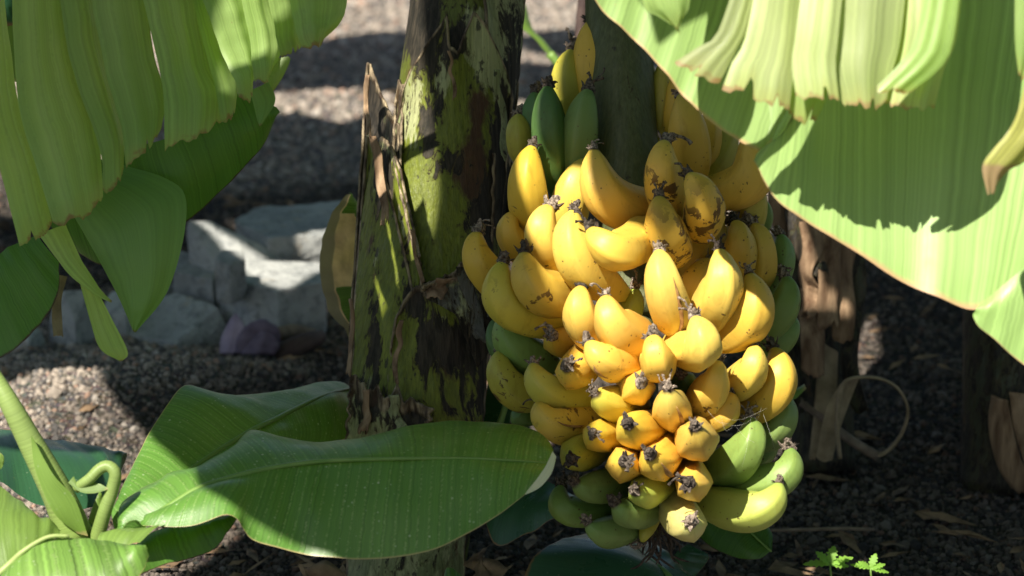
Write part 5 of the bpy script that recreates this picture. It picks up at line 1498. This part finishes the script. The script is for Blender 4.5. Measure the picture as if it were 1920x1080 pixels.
shade_leaf(px3([(1000, -180, 2.42), (1000, 100, 2.42), (1010, 270, 2.42), (1060, 290, 2.40), (1110, 285, 2.38), (1130, 400, 2.33), (1200, 410, 2.30), (1255, 490, 2.30), (1300, 440, 2.33), (1350, 455, 2.34), (1372, 520, 2.34), (1440, 535, 2.36), (1500, 640, 2.40)]),
           px3([(1300, -180, 2.42), (1400, -140, 2.42), (1440, -100, 2.42), (1470, -60, 2.42), (1490, 0, 2.42), (1500, 100, 2.40), (1505, 200, 2.40), (1510, 300, 2.40), (1520, 360, 2.40), (1530, 430, 2.40), (1530, 500, 2.40), (1530, 560, 2.40), (1530, 640, 2.40)]), 1.3, seed=203)
shade_leaf(GP([(300, 95), (560, 75), (760, 62), (960, 115), (1150, 125)]), GP([(300, 190), (560, 172), (700, 176), (960, 190), (1150, 196)]), 1.9, seed=204)
shade_leaf(GP([(250, 205), (520, 206), (590, 212), (640, 222), (700, 212), (960, 222), (1200, 222)]), GP([(200, 420), (400, 420), (500, 420), (600, 420), (800, 420), (960, 420), (1200, 420)]), 1.8, seed=205)
shade_leaf(GP([(-100, 415), (200, 415), (400, 415), (440, 425), (500, 455), (560, 470), (620, 478), (680, 450), (720, 415), (900, 415)]), GP([(-150, 560), (200, 560), (440, 558), (520, 570), (600, 588), (650, 560), (700, 548), (800, 556), (900, 560)]), 1.7, seed=206)
shade_leaf(GP([(-150, 555), (200, 555), (455, 560), (520, 594), (590, 630), (650, 606), (700, 592)]), GP([(-150, 800), (20, 762), (95, 742), (180, 742), (400, 745), (700, 745)]), 1.65, seed=207)
shade_leaf(GP([(225, 745), (300, 740), (500, 736), (640, 736)]), GP([(300, 850), (360, 910), (480, 960), (640, 960)]), 1.6, seed=208)
shade_leaf(GP([(1440, 380), (1650, 380), (1800, 380), (2050, 380)]), GP([(1440, 560), (1650, 560), (1800, 560), (2050, 560)]), 1.7, seed=209)
shade_leaf(GP([(1640, 550), (1750, 550), (1850, 550), (2050, 550)]), GP([(1660, 800), (1750, 800), (1850, 800), (2050, 800)]), 1.6, seed=210)
shade_leaf(GP([(1690, 795), (1750, 795), (1850, 795), (2050, 795)]), GP([(1700, 1070), (1760, 1050), (1850, 1022), (2050, 985)]), 1.5, seed=211)


# crowns added to cut the sky light: leaves arching over, above the picture
def arching_leaf(parent, x, y, z, ang, L, W, seed, droop=0.3):
    d = Vector((math.cos(ang), math.sin(ang), 0))
    n = Vector((-math.sin(ang), math.cos(ang), 0))
    A, B, Mi = [], [], []
    for q in range(9):
        t = q / 8
        w = W * (math.sin(math.pi * (0.08 + 0.9 * t)) ** 0.6)
        c = Vector((x, y, z)) + d * (L * t) + Vector((0, 0, 0.25 * math.sin(math.pi * t) - droop * t * t))
        Mi.append(c)
        A.append(c + n * w - Vector((0, 0, 0.25 * w)))
        B.append(c - n * w - Vector((0, 0, 0.25 * w)))
    blade('leaf', A, Mi, B, M['dark'], parent, 30, 5, 0.01, 0.01, 6, seed)
    tube('midrib', [p - Vector((0, 0, 0.008)) for p in Mi], 0.014, 0.004, M['rib_pale'], parent, 20, 8)


def crown(parent, x, y, z, angs, L, W, seed):
    for q, a in enumerate(angs):
        arching_leaf(parent, x, y, z + 0.07 * (q % 3), math.radians(a), L * (0.9 + 0.1 * (q % 3)), W, seed + q)


def neighbour(x, y, h, label, angs, L, W, seed):  # out-of-view plant added to block light from the sky
    t = thing('banana_plant', label, 'banana plant', Vector((x, y, 0)))
    pth = [Vector((x + 0.03 * math.sin(q), y, h * q / 8 - 0.02)) for q in range(9)]
    v, f = tube_data(catmull(pth, 20), [0.10 - 0.0025 * q for q in range(20)], 20)
    link_mesh('trunk', v, f, M['trunk'], t, attr={'dry': [0.0] * len(v)})
    crown(t, x, y, h, angs, L, W, seed)


crown(plant, CROWN.x, CROWN.y, CROWN.z + 0.1, (80, 25, 50, 62, -8), 1.6, 0.30, 300)
crown(BG1, 0.38, 2.98, 2.1, (0, 35, 65, 95, 130), 1.9, 0.36, 320)
crown(BG2, 0.64, 2.92, 2.4, (-40, -15, 15, 45, 75), 1.9, 0.36, 330)
neighbour(1.55, 0.9, 2.1, 'tall banana plant added unseen beyond the right edge of the picture to block sky light', (-90, -60, -30, 0, 30, 60, 90, 150), 1.5, 0.36, 340)
neighbour(0.9, -1.3, 2.2, 'tall banana plant added unseen behind the viewpoint to block sky light', (-90, -45, 0, 45, 80, 180, 215), 1.6, 0.38, 350)
neighbour(-1.0, -2.6, 2.0, 'tall banana plant added unseen well behind the viewpoint to block sky light', (20, 65, 110, 150, 200, 260), 1.5, 0.38, 360)
neighbour(-2.75, 0.6, 2.3, 'tall banana plant added unseen beyond the left edge of the picture to block sky light', (60, 95, 130, 170, 210, 250, 290), 1.6, 0.38, 370)
neighbour(2.6, 4.6, 2.2, 'tall banana plant added unseen beyond the right edge and further back to block sky light', (20, 60, 95, 140, 180, 220, 260), 1.6, 0.36, 390)
